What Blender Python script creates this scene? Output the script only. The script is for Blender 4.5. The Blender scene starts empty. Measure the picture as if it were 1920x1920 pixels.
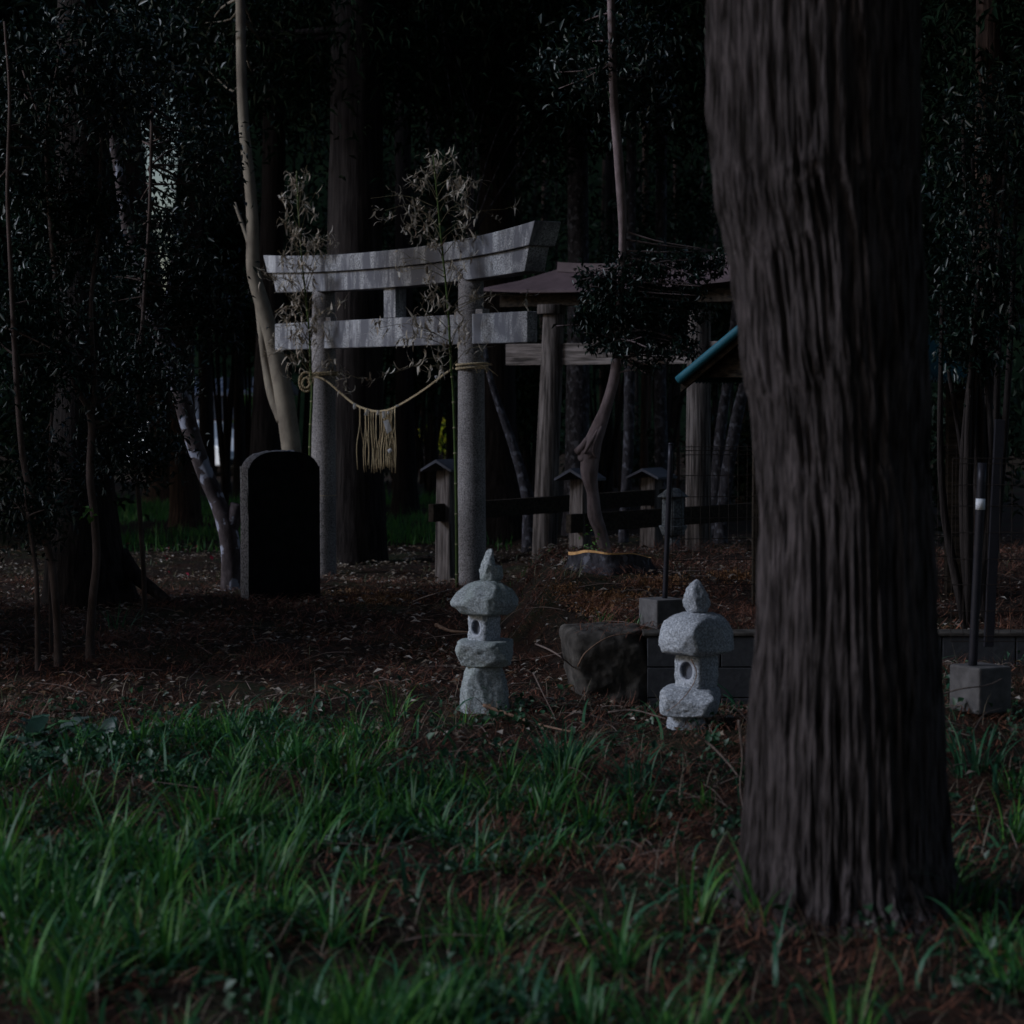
import bpy, math, random
import numpy as np
from mathutils import Vector, noise as mnoise

rng = np.random.default_rng(11)
random.seed(5)
C = bpy.context.scene.collection
sc = bpy.context.scene
R = math.radians

# ------------------------------------------------------------------ camera
CAMZ = 1.6
F = 85 / 37.8 * 1920.0                 # focal length in photo pixels
PITCH = math.atan(225 / F)
cam_d = bpy.data.cameras.new('camera')
cam_d.lens = 85; cam_d.sensor_width = 37.8; cam_d.sensor_fit = 'HORIZONTAL'
cam_d.clip_start = 0.1; cam_d.clip_end = 1000
cam_d.dof.use_dof = True; cam_d.dof.focus_distance = 14.0; cam_d.dof.aperture_fstop = 4.0
cam = bpy.data.objects.new('camera', cam_d); C.objects.link(cam)
cam.location = (0, 0, CAMZ); cam.rotation_euler = (R(90) - PITCH, 0, 0)
sc.camera = cam

# ------------------------------------------------------------------ light
SUN_AZ = R(79)      # measured from "behind the camera" towards the left
SUN_EL = R(30)
tosun = Vector((-math.sin(SUN_AZ) * math.cos(SUN_EL), -math.cos(SUN_AZ) * math.cos(SUN_EL), math.sin(SUN_EL)))
w = bpy.data.worlds.new('World'); sc.world = w; w.use_nodes = True
nt = w.node_tree
bg = nt.nodes['Background']; sky = nt.nodes.new('ShaderNodeTexSky')
sky.sky_type = 'NISHITA'; sky.sun_disc = False
sky.sun_elevation = SUN_EL; sky.sun_rotation = math.atan2(tosun.x, tosun.y)
sky.dust_density = 2.0
nt.links.new(sky.outputs[0], bg.inputs[0]); bg.inputs[1].default_value = 0.09
sl = bpy.data.lights.new('sun', 'SUN'); sl.energy = 2.4; sl.angle = R(14); sl.color = (0.72, 0.82, 1.0)
so = bpy.data.objects.new('sun', sl); C.objects.link(so)
so.rotation_euler = tosun.to_track_quat('Z', 'Y').to_euler(); so.location = (-10, 0, 10)
sc.view_settings.view_transform = 'Standard'; sc.view_settings.look = 'None'
sc.view_settings.exposure = -0.38; sc.view_settings.gamma = 1.0
sc.cycles.use_denoising = True
sc.cycles.max_bounces = 5; sc.cycles.diffuse_bounces = 3; sc.cycles.glossy_bounces = 2
sc.cycles.transmission_bounces = 2; sc.cycles.transparent_max_bounces = 4
sc.cycles.sample_clamp_indirect = 4.0
sc.cycles.caustics_reflective = False; sc.cycles.caustics_refractive = False

# ------------------------------------------------------------------ helpers
cp, sp = math.cos(PITCH), math.sin(PITCH)
def at(px, py, Y):
    """point in the world that photo pixel (px, py) shows at distance Y"""
    u = (px - 960) / F; v = (960 - py) / F
    d = np.array([u, cp + v * sp, -sp + v * cp])
    return np.array([0, 0, CAMZ]) + d * (Y / d[1])
def m_(pix, Y): return pix * Y / F

def ss(a, b, x):
    t = np.clip((x - a) / (b - a), 0, 1); return t * t * (3 - 2 * t)
def G(x, y):
    """terrain height"""
    x = np.asarray(x, float); y = np.asarray(y, float)
    z = 0.05 * ss(15, 18, y) * (1 - ss(30, 60, y)) - 0.20 * ss(18.7, 20.3, y) - 0.35 * ss(44, 56, y)
    edge = 0.05 + 0.62 * (1 - ss(12.3, 14.2, y))
    ter = ss(edge - 0.12, edge + 0.22, x) * np.where(y > 12.38, 1, 0)
    h = 0.27 + 0.13 * ss(12.6, 15.5, y) - 0.30 * ss(16.6, 19.0, y)
    z = z + ter * h
    z = z - 0.10 * ss(11.2, 12.2, y) * (1 - ter) * ss(0.2, 0.8, x) * (1 - ss(1.5, 2.2, x)) * (1 - ss(12.4, 13.0, y))
    z = z + 0.17 * ss(1.45, 1.9, x) * ss(8.3, 9.6, y) * (1 - ss(11.8, 12.38, y) * 0.4) * np.where(y < 12.38, 1, 0)
    z = z + 0.018 * np.sin(2.1 * x + 1.3 * y) * np.sin(1.7 * y - 0.6 * x) + 0.010 * np.sin(5.3 * x - 2.2 * y + 1) + 0.006 * np.sin(11 * x + 7 * y)
    return z

def mesh_np(name, V, Fc, mats, smooth=False, midx=None):
    me = bpy.data.meshes.new(name)
    V = np.asarray(V, np.float32)
    if isinstance(Fc, np.ndarray):
        n, k = Fc.shape
        me.vertices.add(len(V)); me.vertices.foreach_set('co', V.ravel())
        me.loops.add(n * k); me.loops.foreach_set('vertex_index', Fc.astype(np.int32).ravel())
        me.polygons.add(n); me.polygons.foreach_set('loop_start', np.arange(0, n * k, k, dtype=np.int32))
        me.update(calc_edges=True)
    else:
        me.from_pydata([tuple(map(float, v)) for v in V], [], [tuple(int(i) for i in f) for f in Fc])
    if not isinstance(mats, (list, tuple)): mats = [mats]
    for m in mats: me.materials.append(m)
    if midx is not None: me.polygons.foreach_set('material_index', np.asarray(midx, np.int32))
    if smooth: me.polygons.foreach_set('use_smooth', np.ones(len(me.polygons), bool))
    me.update()
    return me

LOC = {}
def tag(o, label=None, cat=None, group=None, kind=None):
    if label: o['label'] = label
    if cat: o['category'] = cat
    if group: o['group'] = group
    if kind: o['kind'] = kind
    return o
def thing(name, label, cat, loc, group=None):
    o = bpy.data.objects.new(name, None); C.objects.link(o)
    o.location = tuple(float(c) for c in loc); o.empty_display_size = 0.1
    LOC[o.name] = np.array(loc, float)
    return tag(o, label, cat, group)
def part(name, VF, mat, parent=None, smooth=False, bevel=0, midx=None, loc=None):
    V, Fc = VF
    V = np.asarray(V, float)
    if parent is not None: L = LOC[parent.name]
    elif loc is not None: L = np.array(loc, float)
    else: L = np.array([(V[:, 0].min() + V[:, 0].max()) / 2, (V[:, 1].min() + V[:, 1].max()) / 2, V[:, 2].min()])
    me = mesh_np(name, V - L, Fc, mat, smooth, midx)
    o = bpy.data.objects.new(name, me); C.objects.link(o)
    LOC[o.name] = L
    if parent is not None: o.parent = parent
    else: o.location = tuple(L)
    if bevel:
        b = o.modifiers.new('bevel', 'BEVEL'); b.width = bevel; b.segments = 2; b.limit_method = 'ANGLE'
    return o
def join(*vfs):
    Vs, Fs, n = [], [], 0
    for V, Fc in vfs:
        V = np.asarray(V, float); Vs.append(V)
        Fs.extend([tuple(i + n for i in f) for f in (Fc.tolist() if isinstance(Fc, np.ndarray) else Fc)])
        n += len(V)
    return np.vstack(Vs), Fs
def joinq(vfs):
    Vs, Fs, n = [], [], 0
    for V, Fc in vfs:
        Vs.append(V); Fs.append(Fc + n); n += len(V)
    return np.vstack(Vs), np.vstack(Fs)

BF = [(0, 1, 3, 2), (4, 6, 7, 5), (0, 4, 5, 1), (2, 3, 7, 6), (0, 2, 6, 4), (1, 5, 7, 3)]
def obox(c, ax, ay, az):
    c, ax, ay, az = (np.asarray(a, float) for a in (c, ax, ay, az))
    V = [c + i * ax + j * ay + k * az for i in (-1, 1) for j in (-1, 1) for k in (-1, 1)]
    return np.array(V), BF
def box(x0, x1, y0, y1, z0, z1):
    return obox(((x0 + x1) / 2, (y0 + y1) / 2, (z0 + z1) / 2), ((x1 - x0) / 2, 0, 0), (0, (y1 - y0) / 2, 0), (0, 0, (z1 - z0) / 2))

def resample(P, n, rad=None):
    """Catmull-Rom through the points"""
    P = np.asarray(P, float); k = len(P)
    Q = np.vstack([2 * P[0] - P[1], P, 2 * P[-1] - P[-2]])
    t = np.linspace(0, k - 1 - 1e-6, n); i = t.astype(int); f = (t - i)[:, None]
    p0, p1, p2, p3 = Q[i], Q[i + 1], Q[i + 2], Q[i + 3]
    out = 0.5 * (2 * p1 + (p2 - p0) * f + (2 * p0 - 5 * p1 + 4 * p2 - p3) * f ** 2 + (3 * p1 - p0 - 3 * p2 + p3) * f ** 3)
    if rad is None: return out
    return out, np.interp(t, np.arange(k), np.asarray(rad, float))

def tube(P, rad, seg=10, disp=None, caps=True, squash=None):
    P = np.asarray(P, float); n = len(P); rad = np.broadcast_to(np.asarray(rad, float), (n,))
    T = np.gradient(P, axis=0); T /= np.linalg.norm(T, axis=1)[:, None] + 1e-12
    ref = np.array([1.0, 0, 0]) if abs(T[0][0]) < 0.9 else np.array([0, 1.0, 0])
    U = np.zeros_like(P); u = ref - T[0] * ref.dot(T[0]); u /= np.linalg.norm(u)
    for i in range(n):
        u = u - T[i] * u.dot(T[i]); u /= np.linalg.norm(u) + 1e-12; U[i] = u
    W = np.cross(T, U)
    a = np.linspace(0, 2 * np.pi, seg, endpoint=False)
    rr = rad[:, None] * np.ones((n, seg))
    if disp is not None: rr = rr + disp
    V = P[:, None, :] + rr[:, :, None] * (np.cos(a)[None, :, None] * U[:, None, :] + np.sin(a)[None, :, None] * W[:, None, :])
    V = V.reshape(-1, 3)
    i = np.arange(n - 1)[:, None] * seg; j = np.arange(seg)[None, :]; j2 = (j + 1) % seg
    Q = np.stack([i + j, i + j2, i + seg + j2, i + seg + j], -1).reshape(-1, 4)
    if caps:
        c = len(V); V = np.vstack([V, P[0], P[-1]])
        js = np.arange(seg)
        a0 = np.stack([np.full(seg, c), (js + 1) % seg, js, js], -1)
        # small quads for the caps: split the fan into quads
        q0 = np.array([[c, (2 * k + 2) % seg, (2 * k + 1) % seg, 2 * k] for k in range(seg // 2)])
        b = (n - 1) * seg
        q1 = np.array([[c + 1, b + 2 * k, b + (2 * k + 1) % seg, b + (2 * k + 2) % seg] for k in range(seg // 2)])
        Q = np.vstack([Q, q0, q1])
    return V, Q

def vnoise(U, S, NT, seed):
    """value noise, periodic in U with period NT"""
    r = np.random.default_rng(seed); H = int(S.max()) + 4
    g = r.random((NT, H))
    iu = np.floor(U).astype(int); js = np.floor(S).astype(int)
    fu = U - iu; fs = S - js; fu = fu * fu * (3 - 2 * fu); fs = fs * fs * (3 - 2 * fs)
    a = g[iu % NT, js % H]; b = g[(iu + 1) % NT, js % H]; c = g[iu % NT, (js + 1) % H]; d = g[(iu + 1) % NT, (js + 1) % H]
    return (a * (1 - fu) + b * fu) * (1 - fs) + (c * (1 - fu) + d * fu) * fs
def bark_disp(n, seg, length, rmean, amp, strips, seed, run=0.5, slant=0.6, wamp=2.2):
    """vertical bark strips: displacement table (n, seg)"""
    s = np.linspace(0, length, n)[:, None] * np.ones((1, seg))
    u = np.linspace(0, 1, seg, endpoint=False)[None, :] * np.ones((n, 1))
    warp = (vnoise(u * 7 , s * 1.3 + 2, 7, seed + 1) - .5) * wamp + s * slant
    n1 = vnoise((u * strips + warp) % strips, s / run, strips, seed + 2)
    n2 = vnoise((u * strips * 2 + warp * 2) % (strips * 2), s / run * 1.7, strips * 2, seed + 3)
    n3 = vnoise(u * 5, s * 0.8, 5, seed + 4)
    r1 = 1 - np.abs(2 * n1 - 1)
    return amp * (0.9 * (np.sqrt(r1) - .6) + 0.5 * (n2 - .5)) + rmean * 0.10 * (n3 - .5)
def trunk(P, rad, n=60, seg=36, amp=None, strips=14, seed=1, slant=0.5, run=.5, flare=True):
    Pp, rr = resample(P, n, rad)
    L = np.linalg.norm(np.diff(Pp, axis=0), axis=1).sum()
    rm = float(np.mean(rr))
    d = bark_disp(n, seg, L, rm, amp if amp is not None else rm * 0.08, strips, seed, run, slant)
    return tube(Pp, rr, seg, d)

def leaves(P, size, aspect=0.35, droop=0.3, up=0.25, fold=0.15, jitter=0.4, dirs=None, r=rng):
    """one folded 6-vertex leaf (2 quads) at each point"""
    P = np.asarray(P, float); n = len(P)
    d = r.normal(size=(n, 3)) if dirs is None else np.asarray(dirs, float) + r.normal(size=(n, 3)) * jitter
    d[:, 2] -= droop; d /= np.linalg.norm(d, axis=1)[:, None]
    nn = r.normal(size=(n, 3)) * 0.8 + np.array([0, 0, 1.0]) * (1 + up * 3)
    s = np.cross(d, nn); s /= np.linalg.norm(s, axis=1)[:, None] + 1e-9
    q = np.cross(s, d)
    L = (np.asarray(size) * r.uniform(.6, 1.25, n))[:, None]; Wd = L * aspect * 0.5
    V = np.stack([P, P + d * L * .45 + s * Wd + q * L * fold, P + d * L * .45 - q * L * 0.02, P + d * L * .45 - s * Wd + q * L * fold,
                  P + d * L - q * L * fold * 0.8], 1)
    b = np.arange(n)[:, None] * 5
    Fq = np.concatenate([b + np.array([[0, 1, 4, 2]]), b + np.array([[0, 2, 4, 3]])], 0)
    return V.reshape(-1, 3), Fq

def blades(P, h, wd, lean, bend, r=rng, seg=4, azim=None):
    """curved tapering blades"""
    n = len(P); a = r.uniform(0, 2 * np.pi, n) if azim is None else azim
    dirv = np.stack([np.cos(a), np.sin(a), np.zeros(n)], 1)
    side = np.stack([-np.sin(a + r.normal(0, .6, n)), np.cos(a + r.normal(0, .6, n)), np.zeros(n)], 1)
    h = np.broadcast_to(h, (n,)); wd = np.broadcast_to(wd, (n,)); lean = np.broadcast_to(lean, (n,)); bend = np.broadcast_to(bend, (n,))
    pos = P.copy(); th = lean.copy(); rows = []
    for k in range(seg + 1):
        t = k / seg
        wk = wd * (1 - t ** 1.7) * 0.5 + wd * 0.03
        rows.append(np.stack([pos - side * wk[:, None], pos + side * wk[:, None]], 1))
        pos = pos + (dirv * np.sin(th)[:, None] + np.array([0, 0, 1.0]) * np.cos(th)[:, None]) * (h / seg)[:, None]
        th = th + bend / seg
    V = np.stack(rows, 1).reshape(-1, 3)
    b = (np.arange(n) * (seg + 1) * 2)[:, None]
    Fq = np.concatenate([b + np.array([[2 * k, 2 * k + 1, 2 * k + 3, 2 * k + 2]]) for k in range(seg)], 0)
    return V, Fq

_ico = {}
def ico(sub):
    if sub not in _ico:
        import bmesh
        bm = bmesh.new(); bmesh.ops.create_icosphere(bm, subdivisions=sub, radius=1)
        V = np.array([v.co[:] for v in bm.verts]); Fc = np.array([[v.index for v in f.verts] for f in bm.faces]); bm.free()
        _ico[sub] = (V, Fc)
    V, Fc = _ico[sub]; return V.copy(), Fc.copy()
def fbm(P, scale, octv=3, seed=0):
    off = Vector((seed * 13.1, seed * 7.7, seed * 3.3)); out = np.zeros(len(P))
    for i, p in enumerate(P):
        out[i] = mnoise.fractal(Vector(p) * scale + off, 1.0, 2.0, octv)
    return out
def rock(size, n=4, sub=5, rot=0, profile=None, cuts=12, cutd=(0.78, 0.97), seed=0, rough=0.004, rscale=22, sidecut=True, post=None):
    """chiselled rock centred on the origin; size = full extents"""
    V, Fc = ico(sub); r = np.random.default_rng(seed)
    k = (np.abs(V) ** n).sum(1) ** (1 / n); V = V / k[:, None]
    if profile is not None:
        s = np.interp(V[:, 2], profile[0], profile[1]); V[:, 0] *= s; V[:, 1] *= s
    for c in range(cuts):
        az = r.uniform(0, 2 * np.pi); el = r.normal(0, .35) if sidecut else r.uniform(-.2, .9)
        nn = np.array([math.cos(az) * math.cos(el), math.sin(az) * math.cos(el), math.sin(el)])
        dd = V @ nn; mx = dd.max() * r.uniform(*cutd)
        ex = np.maximum(dd - mx, 0); V -= ex[:, None] * nn * 0.97
    V = V * np.asarray(size) / 2
    V = V * 1.0
    ca, sa = math.cos(rot), math.sin(rot)
    Nn = V / (np.linalg.norm(V, axis=1)[:, None] + 1e-9)
    f1 = fbm(V, rscale, 4, seed); f2 = fbm(V, rscale * 0.25, 2, seed + 5)
    f3 = fbm(V, rscale * .55, 2, seed + 9)
    V = V + Nn * (f1 * rough + f2 * rough * .9 - np.abs(f3) * rough * 1.6)[:, None]
    if post: V, mi = post(V, Fc)
    else: mi = None
    V = np.stack([V[:, 0] * ca - V[:, 1] * sa, V[:, 0] * sa + V[:, 1] * ca, V[:, 2]], 1)
    return V, Fc, mi

# ------------------------------------------------------------------ materials
def newmat(name):
    m = bpy.data.materials.new(name); m.use_nodes = True
    n = m.node_tree; b = n.nodes['Principled BSDF']; b.inputs['Specular IOR Level'].default_value = .12; return m, n, b
def N(n, t, **kw):
    x = n.nodes.new(t)
    for k, v in kw.items():
        if k in x.inputs: x.inputs[k].default_value = v
        else: setattr(x, k, v)
    return x
def coords(n, scale=(1, 1, 1), rz=0):
    tc = N(n, 'ShaderNodeTexCoord'); src = tc.outputs['Object']
    if rz:
        m0 = N(n, 'ShaderNodeMapping'); m0.inputs['Rotation'].default_value = (0, 0, rz); n.links.new(src, m0.inputs[0]); src = m0.outputs[0]
    mp = N(n, 'ShaderNodeMapping'); mp.inputs['Scale'].default_value = scale
    n.links.new(src, mp.inputs[0]); return mp.outputs[0]
def noise_(n, vec, scale, detail=4, rough=.6):
    x = N(n, 'ShaderNodeTexNoise', Scale=scale, Detail=detail, Roughness=rough); n.links.new(vec, x.inputs['Vector']); return x.outputs['Fac']
def ramp(n, fac, stops):
    x = N(n, 'ShaderNodeValToRGB'); e = x.color_ramp.elements
    while len(e) < len(stops): e.new(0.5)
    for i, (p, c) in enumerate(stops):
        e[i].position = p; e[i].color = (*c, 1) if len(c) == 3 else c
    n.links.new(fac, x.inputs[0]); return x.outputs[0]
def mixc(n, fac, a, b, mode='MIX'):
    x = N(n, 'ShaderNodeMix', data_type='RGBA', blend_type=mode)
    for s, v in ((0, fac), (6, a), (7, b)):
        if hasattr(v, 'links'): n.links.new(v, x.inputs[s])
        elif s == 0: x.inputs[0].default_value = v
        else: x.inputs[s].default_value = (*v, 1)
    return x.outputs[2]
def bump(n, b, h, strength, dist):
    x = N(n, 'ShaderNodeBump', Strength=strength, Distance=dist); n.links.new(h, x.inputs['Height']); n.links.new(x.outputs[0], b.inputs['Normal']); return x
def g3(v): return (v, v, v)

def granite(name, base, dark, speck=160, stain=True, tint=None):
    m, n, b = newmat(name); v = coords(n); vs = coords(n, (1, 1, .22))
    sp_ = noise_(n, v, speck, 2, .7); c = ramp(n, sp_, [(.36, dark), (.47, tuple(q * .8 for q in base)), (.54, base), (.64, tuple(min(1, q * 1.45) for q in base))])
    big = noise_(n, v, 2.3, 5, .6); c = mixc(n, ramp(n, big, [(.38, g3(.72)), (.62, g3(1.08))]), g3(0), c, 'MIX')
    if stain:
        st = noise_(n, vs, 7, 6, .65); bm_ = ramp(n, noise_(n, v, 2.1, 3, .6), [(.38, g3(0)), (.50, g3(1))]); sf = mixc(n, bm_, g3(0), ramp(n, st, [(.48, g3(1)), (.60, g3(0))])); c = mixc(n, sf, c, (base[0] * .33, base[1] * .33, base[2] * .36))
        ls = noise_(n, vs, 4.3, 4, .6); c = mixc(n, ramp(n, ls, [(.58, g3(0)), (.72, g3(.6))]), c, tuple(min(.7, q * 1.7) for q in base))
    if tint: c = mixc(n, ramp(n, noise_(n, v, 9, 4), [(.45, g3(0)), (.7, g3(.6))]), c, tint)
    n.links.new(c, b.inputs['Base Color']); b.inputs['Roughness'].default_value = .85
    bump(n, b, noise_(n, v, 120, 3), .5, .004)
    return m
def barkmat(name, c1, c2, stretch=.08, scale=30, patches=None, bmp=.02, pscale=6, pthr=(.60, .66)):
    m, n, b = newmat(name); v = coords(n, (1, 1, stretch)); vp = coords(n, (1, 1, .8))
    f = noise_(n, v, scale, 6, .65)
    c = ramp(n, f, [(.38, c1), (.5, tuple((a + d) / 2 for a, d in zip(c1, c2))), (.62, c2)])
    f2 = noise_(n, vp, 2.2, 4); c = mixc(n, ramp(n, f2, [(.35, g3(.45)), (.65, g3(0))]), c, c1)
    if patches: c = mixc(n, ramp(n, noise_(n, vp, pscale, 3, .5), [(pthr[0], g3(0)), (pthr[1], g3(.9))]), c, patches)
    n.links.new(c, b.inputs['Base Color']); b.inputs['Roughness'].default_value = .9
    bump(n, b, f, .9, bmp)
    return m
def woodmat(name, c1, c2, axis=2, scale=40, rz=0):
    st = [1, 1, 1]; st[axis] = .05
    m, n, b = newmat(name); v = coords(n, tuple(st), rz); f = noise_(n, v, scale, 5, .65)
    c = ramp(n, f, [(.36, tuple(q * .25 for q in c1)), (.46, c1), (.64, c2)])
    st2 = [1, 1, 1]; st2[axis] = .03
    cr = noise_(n, coords(n, tuple(st2), rz), 16, 3, .5); c = mixc(n, ramp(n, cr, [(.30, g3(1)), (.35, g3(0))]), c, (.012, .011, .011))
    c = mixc(n, ramp(n, noise_(n, coords(n), 3, 3), [(.4, g3(.35)), (.7, g3(0))]), c, tuple(q * .6 for q in c1))
    n.links.new(c, b.inputs['Base Color']); b.inputs['Roughness'].default_value = .85
    bump(n, b, f, .8, .008); return m
def leafmat(name, cols, rough=.5, trans=.25, spec=.5):
    m, n, b = newmat(name); ge = N(n, 'ShaderNodeNewGeometry')
    k = len(cols); c = ramp(n, ge.outputs['Random Per Island'], [(i / max(1, k - 1), col) for i, col in enumerate(cols)])
    n.links.new(c, b.inputs['Base Color']); b.inputs['Roughness'].default_value = rough
    b.inputs['Specular IOR Level'].default_value = spec
    if trans:
        t = N(n, 'ShaderNodeBsdfTranslucent'); n.links.new(c, t.inputs[0]); mx = N(n, 'ShaderNodeMixShader'); mx.inputs[0].default_value = trans
        n.links.new(b.outputs[0], mx.inputs[1]); n.links.new(t.outputs[0], mx.inputs[2])
        n.links.new(mx.outputs[0], n.nodes['Material Output'].inputs[0])
    return m
def plain(name, col, rough=.7, metal=0, var=.25, scale=20, bmp=.0):
    m, n, b = newmat(name); f = noise_(n, coords(n), scale, 4)
    c = ramp(n, f, [(.3, tuple(q * (1 - var) for q in col)), (.7, tuple(q * (1 + var) for q in col))])
    n.links.new(c, b.inputs['Base Color']); b.inputs['Roughness'].default_value = rough; b.inputs['Metallic'].default_value = metal
    if bmp: bump(n, b, f, .6, bmp)
    return m

M = {}
M['granite'] = granite('granite', (.34, .345, .365), (.08, .08, .09), 90)
M['granite_pillar'] = granite('granite_pillar', (.25, .235, .24), (.075, .068, .068), 105, stain=False)
M['rock'] = granite('rough_rock', (.32, .35, .37), (.17, .19, .20), 110, stain=False, tint=(.19, .23, .21))
M['rock_pale'] = granite('pale_rock', (.37, .395, .44), (.20, .215, .24), 110, stain=False)
M['rock_carved'] = plain('carved_rim', (.36, .38, .43), .9, var=.2, scale=70)
M['rock_hole'] = plain('window_hollow', (.10, .105, .125), .9, var=.1, scale=50)
M['slab_grey'] = granite('dim_lantern_stone', (.12, .13, .14), (.05, .055, .06), 50, stain=False)
M['slab_black'] = plain('black_slab', (.007, .007, .008), .7, var=.6, scale=14, bmp=.01)
M['slab_edge'] = granite('slab_edge', (.34, .34, .38), (.08, .08, .09), 60, stain=False)
M['wood'] = woodmat('weathered_wood', (.07, .06, .057), (.20, .175, .17))
M['wood_x'] = woodmat('weathered_beam', (.11, .095, .09), (.27, .235, .23), axis=0, rz=R(32))
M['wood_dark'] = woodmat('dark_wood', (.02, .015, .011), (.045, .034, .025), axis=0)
M['wood_post'] = woodmat('support_post_wood', (.085, .07, .065), (.22, .19, .18))
M['teal_dark'] = plain('teal_roof_sheet', (.008, .04, .055), .6, var=.2, scale=8)
M['copper'] = plain('dark_copper_roof', (.085, .062, .07), .55, var=.2, scale=9)
M['small_roof'] = plain('post_cap_metal', (.055, .058, .075), .5, var=.15, scale=30)
M['teal'] = plain('teal_steel', (.02, .10, .14), .55, var=.15, scale=8)
M['rope'] = plain('straw_rope', (.36, .29, .19), .9, var=.35, scale=90)
M['straw'] = leafmat('straw', [(.30, .22, .12), (.45, .36, .22), (.36, .28, .16)], .7, .1)
M['paper'] = plain('white_paper', (.75, .75, .78), .8, var=.04)
M['bamboo'] = plain('green_bamboo', (.05, .08, .024), .4, var=.35, scale=12)
M['bamboo_node'] = plain('bamboo_node', (.22, .20, .13), .7)
M['bamboo_twig'] = plain('bamboo_twig', (.10, .085, .05), .7)
M['dryleaf'] = leafmat('dried_bamboo_leaf', [(.24, .19, .14), (.40, .36, .30), (.28, .22, .16), (.50, .47, .42), (.15, .10, .065)], .7, .2)
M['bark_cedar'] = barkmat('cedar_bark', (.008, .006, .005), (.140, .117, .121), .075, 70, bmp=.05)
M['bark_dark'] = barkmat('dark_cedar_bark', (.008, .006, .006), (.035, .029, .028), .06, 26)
M['bark_brown'] = barkmat('brown_cedar_bark', (.018, .011, .009), (.075, .048, .038), .05, 40)
M['bark_pale'] = barkmat('smooth_pale_bark', (.13, .11, .09), (.26, .23, .185), .5, 7, bmp=.004)
M['bark_spot'] = barkmat('lichen_spotted_bark', (.035, .028, .03), (.11, .09, .095), .5, 12, patches=(.30, .32, .40), bmp=.01, pscale=8, pthr=(.56, .60))
M['bark_speck'] = barkmat('speckled_bark', (.016, .015, .018), (.07, .065, .075), .5, 22, patches=(.11, .11, .13), bmp=.01, pscale=18, pthr=(.56, .62))
M['bark_purple'] = barkmat('smooth_violet_bark', (.10, .075, .075), (.24, .19, .20), .4, 10, bmp=.006)
M['bark_shrub'] = barkmat('brown_shrub_bark', (.04, .028, .024), (.12, .09, .085), .3, 14, bmp=.005)
M['leaf_dark'] = leafmat('glossy_dark_leaf', [(.003, .010, .008), (.006, .018, .013), (.004, .013, .012), (.009, .024, .012)], .38, .10, .35)
M['leaf_mid'] = leafmat('evergreen_leaf', [(.004, .014, .008), (.007, .021, .009), (.012, .024, .009)], .6, .15, .2)
M['leaf_needle'] = leafmat('cedar_foliage', [(.004, .011, .007), (.008, .019, .010), (.013, .016, .009)], .9, .12, .05)
M['leaf_yellow'] = leafmat('yellow_leaf', [(.70, .62, .03), (.85, .68, .05), (.40, .55, .05), (.20, .35, .04)], .5, .45)
M['leaf_bright'] = leafmat('young_leaf', [(.06, .16, .03), (.10, .22, .04)], .45, .3)
M['grass'] = leafmat('grass_blade', [(.018, .085, .022), (.04, .15, .022), (.02, .10, .04), (.10, .25, .035), (.035, .14, .05), (.05, .20, .035)], .45, .35, .3)
M['grass_blue'] = leafmat('blue_green_blade', [(.018, .075, .045), (.028, .11, .055), (.04, .13, .06)], .5, .25, .25)
M['grass_dry'] = leafmat('dry_grass_blade', [(.05, .07, .025), (.12, .10, .05), (.04, .08, .03)], .6, .25)
M['straw_dead'] = leafmat('dead_grass', [(.10, .075, .05), (.18, .15, .11), (.07, .04, .025)], .7, .15)
M['sawdust'] = leafmat('wood_chip', [(.26, .13, .055), (.38, .20, .085), (.16, .075, .035)], .8, 0)
M['weed'] = leafmat('weed_leaf', [(.012, .05, .022), (.02, .075, .03), (.014, .05, .03)], .5, .25)
M['dock'] = leafmat('broad_leaf', [(.03, .09, .065), (.04, .12, .04), (.055, .12, .10), (.07, .07, .07)], .45, .2)
M['needle_litter'] = leafmat('cedar_sprig', [(.07, .024, .014), (.17, .055, .027), (.11, .038, .021), (.028, .013, .009), (.24, .095, .05)], .8, .1)
M['leaf_litter'] = leafmat('fallen_leaf', [(.045, .03, .02), (.10, .07, .045), (.42, .38, .34), (.06, .035, .02), (.26, .21, .16), (.07, .045, .03), (.13, .07, .025)], .7, .1)
M['petal'] = leafmat('red_petal', [(.30, .01, .03), (.42, .02, .06)], .6, .2)
M['twig'] = plain('dead_twig', (.13, .10, .09), .85, var=.4, scale=30)
M['stick'] = plain('brown_branch', (.17, .105, .075), .8, var=.35, scale=18)
M['cutwood'] = plain('fresh_cut_wood', (.60, .33, .14), .7, var=.3, scale=35)
M['concrete'] = plain('concrete', (.052, .047, .043), .9, var=.55, scale=9, bmp=.02)
M['concrete_shaded'] = plain('shaded_concrete', (.095, .091, .094), .9, var=.3, scale=16, bmp=.006)  # footing blocks: base colour lowered to stand in for shade
M['blockwall_shaded'] = plain('shaded_block', (.042, .044, .05), .9, var=.2, scale=26, bmp=.004)  # shade on the wall is put into this darker base colour
M['fence_metal'] = plain('brown_fence_steel', (.026, .026, .034), .4, metal=.3, var=.1)
M['fence_wire'] = plain('dark_fence_wire', (.03, .024, .022), .5, metal=.2, var=.1)
M['tape'] = plain('white_tape', (.6, .63, .7), .5, var=.05)
M['housewall'] = plain('blue_grey_wall', (.20, .23, .31), .9, var=.06)
M['housetile'] = plain('grey_roof_tile', (.22, .24, .30), .5, var=.25, scale=3)
M['housetrim'] = plain('reddish_eave', (.16, .085, .06), .8)
M['window'] = plain('dark_window', (.015, .02, .025), .2)
M['vanwhite'] = plain('white_paint', (.85, .85, .86), .3, var=.02)
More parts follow.
